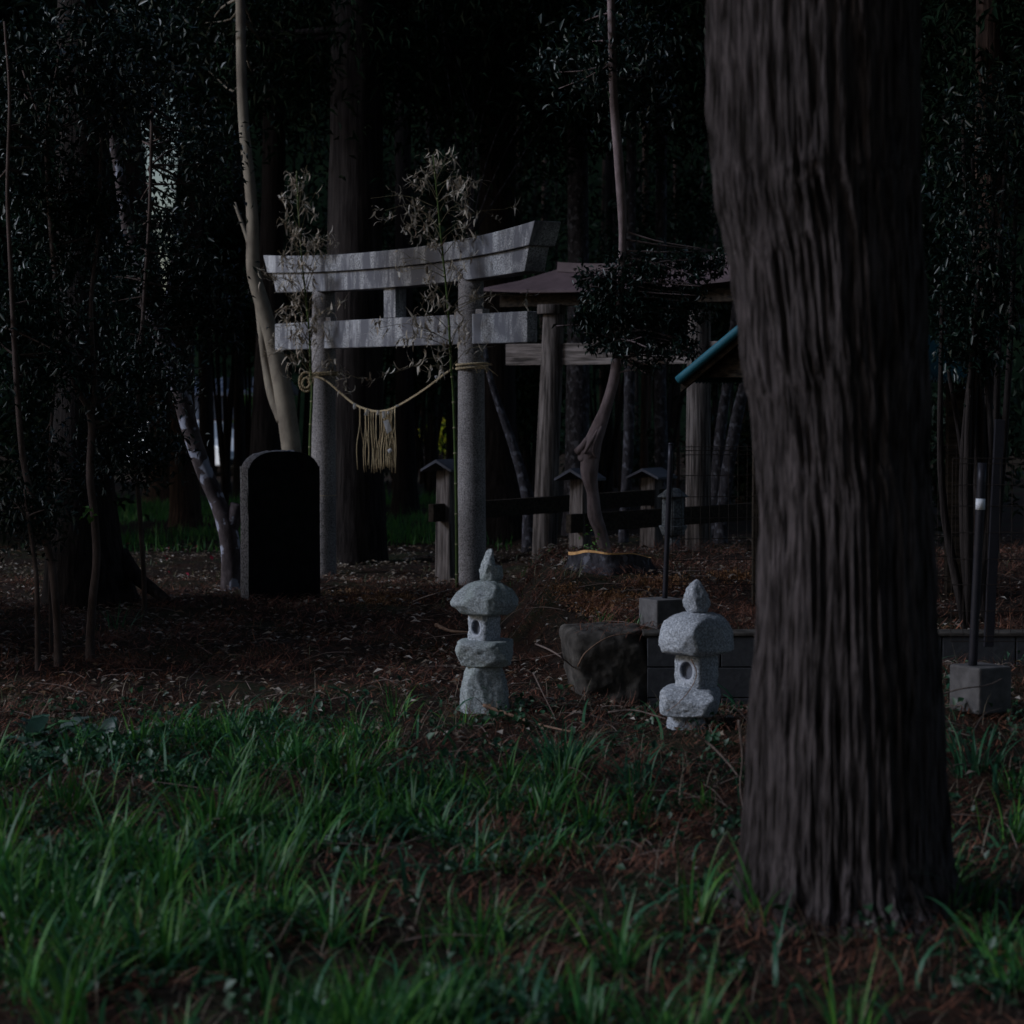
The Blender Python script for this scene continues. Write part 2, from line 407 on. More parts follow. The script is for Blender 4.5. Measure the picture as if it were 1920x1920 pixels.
M['black'] = plain('black_rubber', (.015, .015, .015), .7)

def ground_mat():
    m, n, b = newmat('forest_soil'); v = coords(n)
    f1 = noise_(n, v, 1.1, 6); f2 = noise_(n, v, 28, 5, .7); f3 = noise_(n, v, 5, 5)
    c = ramp(n, f2, [(.35, (.005, .004, .003)), (.5, (.015, .010, .008)), (.65, (.038, .024, .017))])
    c = mixc(n, ramp(n, f3, [(.45, g3(0)), (.6, g3(.7))]), c, (.035, .015, .009))
    c = mixc(n, ramp(n, f1, [(.50, g3(0)), (.64, g3(.6))]), c, (.022, .032, .014))
    n.links.new(c, b.inputs['Base Color']); b.inputs['Roughness'].default_value = .95
    bump(n, b, f2, 1, .03); return m
M['soil'] = ground_mat()
def hill_mat():
    m, n, b = newmat('wooded_hillside'); v = coords(n)
    c = ramp(n, noise_(n, v, .9, 8, .75), [(.35, (.002, .004, .003)), (.55, (.006, .012, .007)), (.75, (.014, .022, .010))])
    n.links.new(c, b.inputs['Base Color']); b.inputs['Roughness'].default_value = 1; b.inputs['Specular IOR Level'].default_value = 0
    return m
M['hill'] = hill_mat()
#==SETTING==
# ------------------------------------------------------------------ ground, hillside
def grid(xs_fn, ys, nx, zf):
    V = []
    for y in ys:
        x0, x1 = xs_fn(y); x = np.linspace(x0, x1, nx)
        V.append(np.stack([x, np.full(nx, y), zf(x, np.full(nx, y))], 1))
    V = np.vstack(V); ny = len(ys)
    i = np.arange(ny - 1)[:, None] * nx; j = np.arange(nx - 1)[None]
    return V, np.stack([i + j, i + j + 1, i + nx + j + 1, i + nx + j], -1).reshape(-1, 4)
ys = np.concatenate([np.linspace(-6, 4, 12), np.linspace(4.4, 12.36, 110), [12.379, 12.381], np.linspace(12.42, 22, 130), 22 * (260 / 22) ** (np.linspace(0.02, 1, 60))])
gv = grid(lambda y: (-6 - abs(y) * 1.3, 6 + abs(y) * 1.3), ys, 340, G)
g_ = part('ground', gv, M['soil'], smooth=True, loc=(0, 0, 0)); tag(g_, kind='structure')

def hill_z(x, y):
    t = ss(78, 100, y)
    h = 26 + 3 * np.sin(x * .11) + 1.5 * np.sin(x * .33 + 1)
    px = x / y * F + 960
    notch = np.exp(-((px - 304) / 42.0) ** 2)
    h = h * (1 - notch * .93)
    return -0.5 + t * h + 0.5 * np.sin(x * 1.7) * np.sin(y * 1.3) * t
hv = grid(lambda y: (-75, 75), np.linspace(77, 125, 40), 240, hill_z)
h_ = part('hillside', hv, M['hill'], smooth=True, loc=(0, 0, 0)); tag(h_, kind='structure')

# ------------------------------------------------------------------ stone torii
bd = np.array([.567, -.824, 0]); bd /= np.linalg.norm(bd)          # along the beams, towards the near right
nd = np.array([-bd[1] * -1 * -1, 0, 0]); nd = np.array([bd[1], -bd[0], 0])   # front face normal, to the left and the camera
up = np.array([0, 0, 1.0])
PR = np.array([at(885, 1105, 18.5)[0], 18.5, 0]); S = 2.4
PL = PR - bd * S
mid = (PL + PR) / 2
t = thing('stone_torii', 'weathered grey granite torii gate with upswept lintel and straw rope', 'torii gate', (*mid[:2], 0))
for P0, lean, pxt in ((PL, .03, 0), (PR, -.012, 0)):
    zb = float(G(P0[0], P0[1])) - .12
    zs = np.linspace(zb, 2.52, 30)
    path = np.stack([P0[0] + bd[0] * lean * zs / 2.5, P0[1] + bd[1] * lean * zs / 2.5, zs], 1)
    part('pillar', tube(path, np.interp(zs, [0, 2.5], [.117, .101]), 48), M['granite_pillar'], t, smooth=True)
o = part('tie_beam', obox(mid + up * 2.102 + bd * .03, bd * (S / 2 + .815), nd * .05, up * .12), M['granite'], t, bevel=.008)
o = part('strut', obox(mid + up * 2.355 + bd * .03, bd * .095, nd * .055, up * .133), M['granite'], t, bevel=.006)
for Pp in (PL, PR):
    for s in (-1, 1):
        part('wedge', obox(Pp + bd * s * .155 + up * 2.238, bd * .05, nd * .035, up * .02), M['granite_pillar'], t, bevel=.004)
def lintel(zb_mid, zb_end, zt_mid, zt_end, half_b, half_t, thick, ny=44, zs_extra=0):
    s = np.linspace(-1, 1, ny); V = []
    cur = np.abs(s) ** 2.2
    for i in range(ny):
        for k, (hb, zm, ze) in enumerate(((half_b, zb_mid, zb_end), (half_t, zt_mid, zt_end))):
            z = zm + (ze - zm) * cur[i] * (1 if s[i] > 0 else .55)
            c = mid + bd * (s[i] * (hb + (0 if s[i] > 0 else -.045)) + .075) + up * z
            V += [c + nd * thick, c - nd * thick]
    V = np.array(V); Fc = []
    for i in range(ny - 1):
        a = i * 4; b = a + 4
        Fc += [(a, b, b + 2, a + 2), (a + 1, a + 3, b + 3, b + 1), (a + 2, b + 2, b + 3, a + 3), (a, a + 1, b + 1, b)]
    Fc += [(0, 2, 3, 1), ((ny - 1) * 4, (ny - 1) * 4 + 1, (ny - 1) * 4 + 3, (ny - 1) * 4 + 2)]
    return V, Fc
part('lower_lintel', lintel(2.475, 2.525, 2.637, 2.715, S / 2 + .80, S / 2 + .86, .095), M['granite'], t, bevel=.006)
part('upper_lintel', lintel(2.640, 2.718, 2.782, 2.90, S / 2 + .90, S / 2 + .98, .125), M['granite'], t, bevel=.006)

# rope with straw fringe and paper strips
def helix_rope(P, rad, strands=2, pitch=.05, n=None):
    P = np.asarray(P, float); L = np.linalg.norm(np.diff(P, axis=0), axis=1).sum()
    n = n or max(40, int(L / .009)); P = resample(P, n)
    T = np.gradient(P, axis=0); T /= np.linalg.norm(T, axis=1)[:, None]
    ref = np.array([0, 0, 1.0]) if abs(T[0][2]) < .8 else np.array([1.0, 0, 0])
    A = np.cross(T, ref); A /= np.linalg.norm(A, axis=1)[:, None]; B = np.cross(T, A)
    s = np.linspace(0, L, n); out = []
    for k in range(strands):
        a = s / pitch * 2 * np.pi + k * 2 * np.pi / strands
        out.append(tube(P + (np.cos(a)[:, None] * A + np.sin(a)[:, None] * B) * rad * .62, rad * .58, 6))
    return joinq(out)
t = thing('straw_rope', 'sagging sacred straw rope with hanging fringe and white paper strips', 'rope', at(708, 772, 19.3))
YL, YR = 20.30, 18.36
def yr(px): return YL + (YR - YL) * (px - 600) / (870 - 600)
pts = [(590, 705), (612, 714), (640, 738), (664, 757), (690, 768), (712, 771), (735, 766), (765, 750), (800, 727), (830, 704), (850, 690)]
part('main_rope', helix_rope([at(a, b, yr(a)) for a, b in pts], .0092), M['rope'], t, smooth=True)
def wrap(P0, r_, z, turns, rise):
    a = np.linspace(0, 2 * np.pi * turns, 40 * turns)
    return np.stack([P0[0] + r_ * np.cos(a), P0[1] + r_ * np.sin(a), z + rise * a / (2 * np.pi)], 1)
zl = at(600, 705, 20.4)[2]; zr = at(880, 690, 18.4)[2]
part('pillar_wrap', helix_rope(wrap(PL + bd * .025, .122, zl, 2, .016), .010, n=240), M['rope'], t, smooth=True)
part('pillar_wrap', helix_rope(wrap(PR, .122, zr - .02, 2, .03), .010, n=240), M['rope'], t, smooth=True)
cl = []
for rr, off in ((.085, 0), (.07, .012), (.045, -.01)):
    a = np.linspace(0, 2 * np.pi, 40)
    c0 = at(574, 716, 20.25)
    cl.append(helix_rope(np.stack([c0[0] + rr * .72 * np.cos(a + off), c0[1] + off + .01 * np.sin(a), c0[2] + rr * np.sin(a) + off], 1), .009, n=90))
part('rope_coil', joinq(cl), M['rope'], t, smooth=True)
fr = []
for k in range(14):
    c0 = at(896 + random.uniform(-6, 14), 688 + random.uniform(-4, 4), 18.3); d = np.array([random.uniform(-.03, .12), -.02, random.uniform(-.08, .03)])
    fr.append(tube(resample([c0, c0 + d * .5 + up * .01, c0 + d], 6), .0018, 4))
part('frayed_end', joinq(fr), M['straw'], t); fr = []
for k in range(16):
    c0 = at(588 + random.uniform(-5, 5), 702 + random.uniform(-4, 4), 20.2); d = np.array([random.uniform(-.05, .06), -.02, random.uniform(-.08, .06)])
    fr.append(tube(resample([c0, c0 + d * .5 + up * .01, c0 + d], 6), .0018, 4))
part('frayed_end', joinq(fr), M['straw'], t)
r2 = random.Random(3)
fx = [674, 676, 684, 686, 689, 692, 695, 696, 699, 701, 704, 706, 712, 714, 716, 717, 719, 721, 722, 724, 726, 728, 730, 731, 733, 736, 739, 741, 740, 685, 697, 715, 720, 727]
ft = []
for k, x in enumerate(fx):
    ytop = np.interp(x, [p[0] for p in pts], [p[1] for p in pts]); Y0 = yr(x) + r2.uniform(-.02, .02)
    bot = 884 + r2.uniform(-12, 4); xe = x + r2.uniform(-9, 6)
    P = [at(x, ytop + 1, Y0), at(x + r2.uniform(-2, 2), ytop + 35, Y0 + r2.uniform(-.02, .02)), at(xe + r2.uniform(-2, 2), ytop + 75, Y0 + r2.uniform(-.02, .02)), at(xe, bot, Y0)]
    ft.append(tube(resample(P, 10), r2.uniform(.0020, .0040), 5))
part('straw_fringe', joinq(ft), M['straw'], t)
for (px, py, w_, h_, r_) in ((665, 762, 4, 9, .1), (688, 774, 5, 11, -.5), (709, 774, 4, 8, -.2), (720, 778, 5, 12, .1), (727, 800, 8, 21, .3), (728, 774, 3, 5, 0), (731, 845, 6, 6, .5), (818, 707, 4, 5, .2), (745, 761, 4, 3, 0)):
    Y0 = yr(px) - .06; c0 = at(px, py, Y0); ww = m_(w_ * 1.3, Y0) / 2; hh = m_(h_ * 1.2, Y0) / 2
    ca, sa = math.cos(r_), math.sin(r_)
    ax = np.array([ca, .3, sa]); az = np.array([-sa, .1, ca])
    V = [c0 - ax * ww - az * hh, c0 + ax * ww - az * hh * .7, c0 + ax * ww * .2 + nd * .008, c0 - ax * ww + az * hh, c0 + ax * ww + az * hh]
    part('paper_strip', (np.array(V), [(0, 1, 2), (0, 2, 3), (1, 4, 2), (2, 4, 3)]), M['paper'], t)
a = np.linspace(0, 2 * np.pi, 40)
zz = at(606, 929, 20.4)[2]
o = part('rope', tube(np.stack([PL[0] + .118 * np.cos(a), PL[1] + .118 * np.sin(a), np.full(40, zz)], 1), .004, 6), M['rope'])
tag(o, 'thin yellowish cord tied low around the left stone pillar', 'cord')

# ------------------------------------------------------------------ bamboo poles with dried leaves
def bamboo(label, culm, Y, r0, r1, branches, seed, nleaf, Yb):
    r = np.random.default_rng(seed)
    base = at(*culm[0], Y); base[2] = float(G(base[0], base[1])) - .05
    P = [base] + [at(a, b, Y) for a, b in culm[1:]]
    t = thing('bamboo_pole', label, 'bamboo', base)
    Pp, rr = resample(P, 70, np.linspace(r0, r1, len(P)))
    part('culm', tube(Pp, rr, 12), M['bamboo'], t, smooth=True)
    nodes = []
    L = np.concatenate([[0], np.cumsum(np.linalg.norm(np.diff(Pp, axis=0), axis=1))]); s = .15
    while s < L[-1]:
        p = np.array([np.interp(s, L, Pp[:, k]) for k in range(3)]); rad = np.interp(s, L, rr)
        part('node', tube([p - up * .008, p - up * .002, p + up * .002, p + up * .008], [rad * .9, rad * 1.3, rad * 1.3, rad * .9], 10), M['bamboo_node'], t, smooth=True); s += .20 if s > 1 else .24
    tw, LP, LD = [], [], []
    cy = [c[1] for c in culm][::-1]; cx = [c[0] for c in culm][::-1]
    for (py0, ex, ey, dens) in branches:
        p0 = at(np.interp(py0, cy, cx), py0, Y); e = at(ex, ey, Y + r.uniform(-.25, .15))
        m1 = (p0 + e) / 2 + np.array([0, r.uniform(-.05, .05), .04 + r.uniform(0, .05)])
        path = resample([p0, m1, e], 10); tw.append(tube(path, np.linspace(.0035, .0012, 10), 5))
        for q in range(int(5 * dens)):
            k = r.integers(3, 10); st = path[k] + r.normal(0, .01, 3)
            d = (e - p0) / np.linalg.norm(e - p0) + r.normal(0, .7, 3); d /= np.linalg.norm(d)
            en = st + d * r.uniform(.05, .16) + np.array([0, 0, -.02])
            tw.append(tube(resample([st, (st + en) / 2 + up * .01, en], 5), [.0014] * 5, 4))
            for l in range(r.integers(3, 7)):
                LP.append(st + (en - st) * r.uniform(.3, 1) + r.normal(0, .006, 3)); LD.append(d + np.array([0, 0, -.5]))
    part('twigs', joinq(tw), M['bamboo_twig'], t)
    LP, LD = np.array(LP), np.array(LD)
    n = len(LP)
    # curled slender leaves
    az = r.uniform(0, 2 * np.pi, n)
    V, Fq = blades(LP, r.uniform(.045, .115, n), r.uniform(.011, .021, n), r.uniform(.5, 2.7, n), r.normal(0, 1.3, n), r, 4, az)
    part('leaves', (V, Fq), M['dryleaf'], t)
BL = [(700, 505, 648, 1), (690, 490, 668, .6), (705, 625, 690, 1), (705, 680, 712, 1.2), (700, 560, 655, 1.2), (690, 612, 640, .8), (690, 540, 688, 1), (705, 640, 725, .6),
      (640, 525, 600, 1.3), (640, 545, 640, 1.3), (640, 600, 585, 1.3), (620, 640, 570, 1), (620, 535, 575, 1.4), (600, 560, 555, 1.3), (620, 505, 520, 1), (600, 490, 512, .6),
      (560, 520, 470, 1.3), (560, 500, 520, 1), (550, 615, 470, 1), (540, 540, 430, 1.4), (540, 612, 440, 1), (520, 560, 500, 1.3), (500, 530, 410, 1.2), (500, 600, 450, 1), (480, 560, 410, 1.2), (560, 590, 505, 1.2),
      (450, 530, 370, 1.2), (440, 590, 365, .8), (430, 560, 345, 1), (430, 545, 325, .8), (680, 560, 600, 1.2), (660, 590, 620, 1.3), (650, 540, 620, 1.2), (580, 545, 530, 1.2), (400, 555, 320, .8), (400, 575, 310, .8), (600, 590, 540, 1.2), (520, 585, 460, 1.2)]
bamboo('thin green bamboo pole with dried leaves tied to the left stone pillar', [(580, 1100), (581, 853), (585, 737), (583, 705), (580, 624), (572, 544), (566, 485), (560, 400), (556, 320)], 20.2, .0135, .005, BL, 21, 0, 0)
BR = [(700, 800, 690, 1), (695, 735, 700, .7), (690, 765, 690, .8), (690, 905, 650, .8), (650, 880, 600, .9), (640, 760, 625, 1), (640, 700, 617, 1.2), (650, 740, 640, 1), (620, 780, 600, 1), (640, 870, 630, 1),
      (600, 800, 560, 1), (590, 890, 560, .8), (590, 960, 548, .7), (580, 990, 556, .5), (560, 790, 528, .9), (540, 872, 498, .8), (520, 760, 508, .7), (510, 745, 486, .6), (660, 800, 640, 1.4), (670, 830, 655, 1.2), (600, 830, 575, 1),
      (480, 770, 445, 1.4), (470, 762, 425, 1.2), (480, 880, 450, 1), (450, 790, 410, 1.4), (450, 880, 430, 1), (430, 765, 405, 1.2), (420, 870, 395, 1.3), (440, 950, 392, .7), (400, 720, 395, .7), (390, 695, 372, .6), (400, 860, 360, 1.4), (380, 790, 360, 1.3),
      (370, 850, 345, 1.4), (370, 785, 340, 1.3), (360, 820, 320, 1.2), (380, 880, 370, 1), (340, 800, 300, 1), (340, 850, 300, 1), (560, 860, 520, .8), (500, 812, 470, 1), (350, 900, 350, .8)]
bamboo('green bamboo pole with dried leaves standing before the right stone pillar', [(857, 1103), (856, 963), (854, 866), (850, 737), (846, 689), (840, 576), (831, 485), (824, 414), (818, 350), (812, 290)], 18.15, .0135, .005, BR, 22, 0, 0)

# ------------------------------------------------------------------ black stele
YS = 17.3
c0 = at(534, 1112, YS); rot = R(27)
ax = np.array([math.cos(rot), math.sin(rot), 0]); ay = np.array([-math.sin(rot), math.cos(rot), 0]); ax, ay = np.array([math.cos(rot), -math.sin(rot) * -1, 0]), np.array([-math.sin(rot), math.cos(rot), 0])
W2 = m_(122, YS) / 2 / .84; H = m_(268, YS); z0 = float(G(c0[0], c0[1])) - .05; H = at(526, 845, YS)[2]
c0 = np.array([c0[0], YS, 0])
out = [(-W2, z0)]
for a in np.linspace(math.pi, 0, 22):
    out.append((W2 * np.sign(math.cos(a)) * abs(math.cos(a)) ** .72, H - .20 + .20 * abs(math.sin(a)) ** .8))
out.append((W2, z0))
t = thing('stone_stele', 'black round-topped stone slab standing left of the torii', 'stone monument', (c0[0], c0[1], z0))
# body: rough pale edge strip
nE = len(out); cols = 9; V = []; r = np.random.default_rng(4)
dep = .17
dense = resample([(a, b, 0) for a, b in out], 120)[:, :2]
cen = np.array([0, H - .5])
for j in range(cols):
    f = j / (cols - 1)
    for i, (a, b) in enumerate(dense):
        dvec = np.array([a, b]) - cen; dvec /= np.linalg.norm(dvec)
        jit = (mnoise.fractal(Vector((a * 25, b * 25, f * 3)), 1, 2, 4)) * .010 * (1 if 0 < j < cols - 1 else .35) - .004 * abs(2 * f - 1)
        p = np.array([a, b]) + dvec * jit
        V.append(c0 + ax * p[0] + ay * (f * dep) + up * p[1])
V = np.array(V); n = 120; Fc = []
for j in range(cols - 1):
    for i in range(n - 1): Fc.append((j * n + i, j * n + i + 1, (j + 1) * n + i + 1, (j + 1) * n + i))
Fc.append(tuple(range((cols - 1) * n, cols * n)))
part('slab_body', (V, Fc), M['slab_edge'], t)
Vf = [c0 + ax * a * .985 + ay * -.001 + up * (b if b < H - .5 else cen[1] + (b - cen[1]) * .988) for a, b in dense]
Vb = [v + ay * .02 for v in Vf]
part('front_face', (np.array(Vf + Vb), [tuple(range(n))[::-1], tuple(range(n, 2 * n))] + [(i, (i + 1) % n, (i + 1) % n + n, i + n) for i in range(n)]), M['slab_black'], t)

# ------------------------------------------------------------------ stone lanterns
def lantern(label, px, Y, dims, seed, mats, lean=0):
    """dims: list of (name, top_py, bottom_py, width_px, centre_px, profile, kind)"""
    base = at(px, dims[-1][2], Y); base[2] = float(G(base[0], base[1]))
    t = thing('stone_lantern', label, 'stone lantern', base)
    for k, (name, y0, y1, wp, cx, prof, kind) in enumerate(dims):
        zt = at(cx, y0, Y)[2]; zb = at(cx, y1, Y)[2]; c = at(cx, (y0 + y1) / 2, Y)
        wdt = m_(wp, Y); h = zt - zb + .006
        mat = mats[k]
        if kind == 'box':
            a_ = wdt / 1.30
            def post(V, Fc, a_=a_, h=h):
                # window in the -x face of the unrotated block
                u = V[:, 1] / (a_ * .21) ; v = (V[:, 2] - h * .06) / (h * .22)
                e = np.sqrt(u * u + v * v); fr = V[:, 0] < -a_ * .25
                plane = -a_ * .49
                rim = fr & (e < 1.75)
                tt = 1 - ss(1.25, 1.7, e)
                V[:, 0] = np.where(rim, V[:, 0] * (1 - tt) + plane * tt, V[:, 0])
                inn = fr & (e < 1.12)
                V[:, 0] = np.where(inn, plane + .028 * (1 - ss(.92, 1.12, e)), V[:, 0])
                fc = V[Fc].mean(1); u = fc[:, 1] / (a_ * .21); v = (fc[:, 2] - h * .06) / (h * .22); e = np.sqrt(u * u + v * v)
                mi = np.where((fc[:, 0] < -a_ * .2) & (e < 1.04), 2, np.where((fc[:, 0] < -a_ * .25) & (e < 1.42), 1, 0))
                return V, mi
            V, Fc, mi = rock((a_, a_, h * 1.02), 7, 6, R(47), prof, 7, (.9, .99), seed + k, .0035, 26, post=post)
            part(name, (V + c, Fc), [mat, M['rock_carved'], M['rock_hole']], t, midx=mi)
        else:
            n_ = {'slab': 5, 'cap': 4.5, 'cone': 3.4, 'base': 5}[kind]
            cuts = {'slab': 20, 'cap': 26, 'cone': 18, 'base': 18}[kind]
            V, Fc, mi = rock((wdt * 1.06, wdt * (.95 if kind != 'cap' else 1.0), h * 1.04), n_, 5, R(30 + 17 * k), prof, cuts, (.83, .97), seed + k, .0034, 42)
            # restore exact width
            wx = V[:, 0].max() - V[:, 0].min(); V[:, 0] = (V[:, 0] - (V[:, 0].max() + V[:, 0].min()) / 2) * wdt / wx
            if name == 'finial' and label.startswith('left'):
                nm_ = (V[:, 0] > wdt * .04) & (V[:, 2] > 0); V[:, 0] = np.where(nm_, wdt * .04 + (V[:, 0] - wdt * .04) * .35, V[:, 0])
            V[:, 2] *= h / (V[:, 2].max() - V[:, 2].min()); V[:, 2] -= (V[:, 2].max() + V[:, 2].min()) / 2
            part(name, (V + c, Fc), mat, t)
    return t
capP = ([-1, -.7, -.3, .1, .5, .8, 1], [.90, 1.0, .97, .86, .70, .56, .46])
coneP = ([-1, -.6, 0, .5, .85, 1], [.92, 1.0, .80, .55, .42, .35])
coneP2 = ([-1, -.6, 0, .5, .85, 1], [.98, 1.0, .85, .60, .30, .12])
baseP = ([-1, 0, 1], [1.0, .90, .74])
none = ([-1, 1], [1, 1])
rk, rp = M['rock'], M['rock_pale']
lantern('left stone lantern of stacked rough rocks with a notched finial', 908, 11.4,
        [('finial', 1030, 1092, 46, 921, coneP, 'cone'), ('cap_stone', 1088, 1152, 129, 908, capP, 'cap'), ('fire_box', 1150, 1207, 63, 908, none, 'box'),
         ('platform', 1199, 1248, 110, 908, none, 'slab'), ('pedestal', 1244, 1372, 98, 908, baseP, 'base')], 40, [rk, rk, rp, rk, rk])
lantern('right stone lantern with rounded mushroom cap in front of the block wall', 1306, 10.9,
        [('finial', 1087, 1150, 53, 1306, coneP2, 'cone'), ('cap_stone', 1147, 1227, 144, 1306, ([-1, -.8, -.3, .2, .6, .85, 1], [.93, 1.0, 1.0, .95, .80, .64, .5]), 'cap'), ('fire_box', 1225, 1294, 84, 1306, none, 'box'),
         ('platform', 1286, 1341, 120, 1294, none, 'slab'), ('pedestal', 1337, 1400, 78, 1286, baseP, 'base')], 60, [rp, rp, rp, rp, rp])

# ------------------------------------------------------------------ wooden torii with roof and support posts
t = thing('wooden_torii', 'weathered wooden torii gate with small roofed support posts and metal roof', 'torii gate', (at(1168, 1060, 22)[0], 22, 0))
Lp = at(1028, 1085, 22.5); Rp = at(1309, 1060, 21.6)
wd_ = (Rp - Lp); wd_[2] = 0; span = np.linalg.norm(wd_); wd_ /= span; wn = np.array([wd_[1], -wd_[0], 0])   # wn: towards camera
for (P0, wpx, Y0, ty) in ((Lp, 47, 22.5, 586), (Rp, 50, 21.6, 582)):
    zt = at(P0[0], ty, Y0)[2]; zb = float(G(P0[0], P0[1])) - .1
    Pp = np.array([[P0[0] + (-.05 if P0 is Lp else 0) * (1 - k), P0[1], zb + (zt - zb) * k] for k in np.linspace(0, 1, 40)])
    if P0 is Lp: Pp[:, 0] += .055 * np.linspace(0, 1, 40) + .0
    rr = np.linspace(m_(wpx, Y0) / 2, m_(wpx * .84, Y0) / 2, 40)
    d = bark_disp(40, 64, 2.7, .12, .005, 30, 5, 1.2, 0)
    part('post', tube(Pp, rr, 64, d * .8), M['wood'], t, smooth=True)
zc = at(1036, 580, 22.5)[2]
part('post_capital', tube([[Lp[0] + .03, Lp[1], zc - .045], [Lp[0] + .03, Lp[1], zc + .045]], m_(27, 22.5), 32), M['wood'], t, bevel=.005)
nk = at(1130, 663, 22.0); nk_l = at(953, 663, 22.85); nk_r = at(1420, 660, 21.3)
cc = (nk_l + nk_r) / 2; axn = (nk_r - nk_l) / 2; axn[2] = 0
cc[2] = at(1130, 662.5, 22)[2]
part('tie_beam', obox(cc, axn, wn * .05, up * m_(20.5, 22)), M['wood_x'], t, bevel=.006)
pl = at(1214, 664, 21.85) + wn * .075
o = part('knot_patch', (np.array([pl + wd_ * (.09 * math.cos(a)) * (1 + .15 * math.sin(3 * a)) + up * (.05 * math.sin(a)) + wn * d_ for d_ in (0, -.03) for a in np.linspace(0, 2 * np.pi, 20, endpoint=False)]),
       [tuple(range(20)), tuple(range(20, 40))[::-1]] + [(i, i + 20, (i + 1) % 20 + 20, (i + 1) % 20) for i in range(20)]), M['wood_post'], t)
# name tablet strut, leaning
c1 = at(1132, 632, 22.0) + wn * .10
tl = np.array([.18, 0, -1.0]); tl /= np.linalg.norm(tl)
part('tablet', obox(c1, wd_ * .06, wn * .02, tl * .20), M['wood'], t, bevel=.004)
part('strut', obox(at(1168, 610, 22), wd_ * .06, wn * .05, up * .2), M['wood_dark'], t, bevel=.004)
# kasagi beam under roof
zk0 = at(1036, 574, 22.5)[2]; zk1 = at(1036, 550, 22.5)[2]
kl = at(945, 560, 22.9); kr = at(1450, 545, 21.2); cc = (kl + kr) / 2; axk = (kr - kl) / 2; axk[2] = 0; cc[2] = (zk0 + zk1) / 2
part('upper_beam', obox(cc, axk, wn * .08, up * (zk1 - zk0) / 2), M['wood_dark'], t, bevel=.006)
# curved roof
def roof():
    nx = 36; V = []
    e0 = at(912, 541, 22.9); e1 = at(1478, 505, 21.0); r0 = at(1030, 503, 22.6); r1 = at(1420, 478, 21.3)
    L = e1 - e0; 
    for i in range(nx):
        s = i / (nx - 1); k = abs(2 * s - 1) ** 2.5 * .05 + .07 * s * s
        zz = zk1 + .01
        ev = e0 + (e1 - e0) * s; ev[2] = zz + k
        rg = r0 + (r1 - r0) * s; rg[2] = zz + .20 + k * .9
        f = ev + wn * .12; bk = ev - wn * .62
        rg = rg - wn * .2
        md = (f + rg) / 2 - up * .02; mb = (bk + rg) / 2 - up * .02
        V += [f, md, rg, mb, bk, bk - up * .022, rg - up * .06, f - up * .022]
    Fc = []
    for i in range(nx - 1):
        a = i * 8; b = a + 8
        for j in range(8): Fc.append((a + j, a + (j + 1) % 8, b + (j + 1) % 8, b + j))
    Fc += [tuple(range(8))[::-1], tuple((nx - 1) * 8 + j for j in range(8))]
    # ridge cap
    V2 = []
    for i in range(nx):
        s = i / (nx - 1); k = abs(2 * s - 1) ** 2.5 * .05 + .07 * s * s
        rg = r0 + (r1 - r0) * s; rg[2] = zk1 + .21 + k * .9; rg = rg - wn * .2
        for (a, b) in ((.06, -.03), (.05, .062), (-.05, .062), (-.06, -.03)): V2.append(rg + wn * a + up * b)
    F2 = []
    for i in range(nx - 1):
        a = i * 4; b = a + 4
        for j in range(4): F2.append((a + j, a + (j + 1) % 4, b + (j + 1) % 4, b + j))
    F2 += [(3, 2, 1, 0), tuple((nx - 1) * 4 + j for j in range(4))]
    return (np.array(V), Fc), (np.array(V2), F2)
rf, rc = roof()
o = part('roof', rf, M['copper'], t, smooth=False)
part('ridge_cap', rc, M['copper'], o)
# support posts
def support(px, Ytop, y_top, wpx, fdir=None):
    P0 = at(px, y_top, Ytop); zt = P0[2] - .035; zb = float(G(P0[0], P0[1])) - .15
    a = m_(wpx, Ytop) / 2
    fx = -wn * 1.0; sx = wd_
    ln = wn * 0
    V = [];
    for (z, k) in ((zb, 1.12), (zt, .92)):
        for (i, j) in ((-1, -1), (1, -1), (1, 1), (-1, 1)):
            V.append(np.array([P0[0], P0[1], z]) + axs * i * a * k * .72 + axc * j * a * k * .72)
    p = part('support_post', (np.array(V), [(0, 1, 2, 3), (7, 6, 5, 4), (0, 4, 5, 1), (1, 5, 6, 2), (2, 6, 7, 3), (3, 7, 4, 0)]), M['wood_post'], t, bevel=.012)
    # little gabled roof: ridge along axs (to the right)
    rl = a * 1.75; hw = a * 1.55; zr = P0[2] + .055; ze = P0[2] - .035; th = .022
    V = []
    for s in (-1, 1):
        b0 = np.array([P0[0], P0[1], 0]) + axs * s * rl
        for (o_, z) in ((-hw, ze), (0, zr), (hw, ze), (hw, ze - th), (0, zr - th * 1.3), (-hw, ze - th)):
            V.append(b0 + axc * o_ + up * z)
    Fc = [(0, 1, 7, 6), (1, 2, 8, 7), (2, 3, 9, 8), (3, 4, 10, 9), (4, 5, 11, 10), (5, 0, 6, 11), (5, 4, 1, 0), (4, 3, 2, 1), (6, 7, 10, 11), (7, 8, 9, 10)]
    part('post_roof', (np.array(V), Fc), M['small_roof'], p)
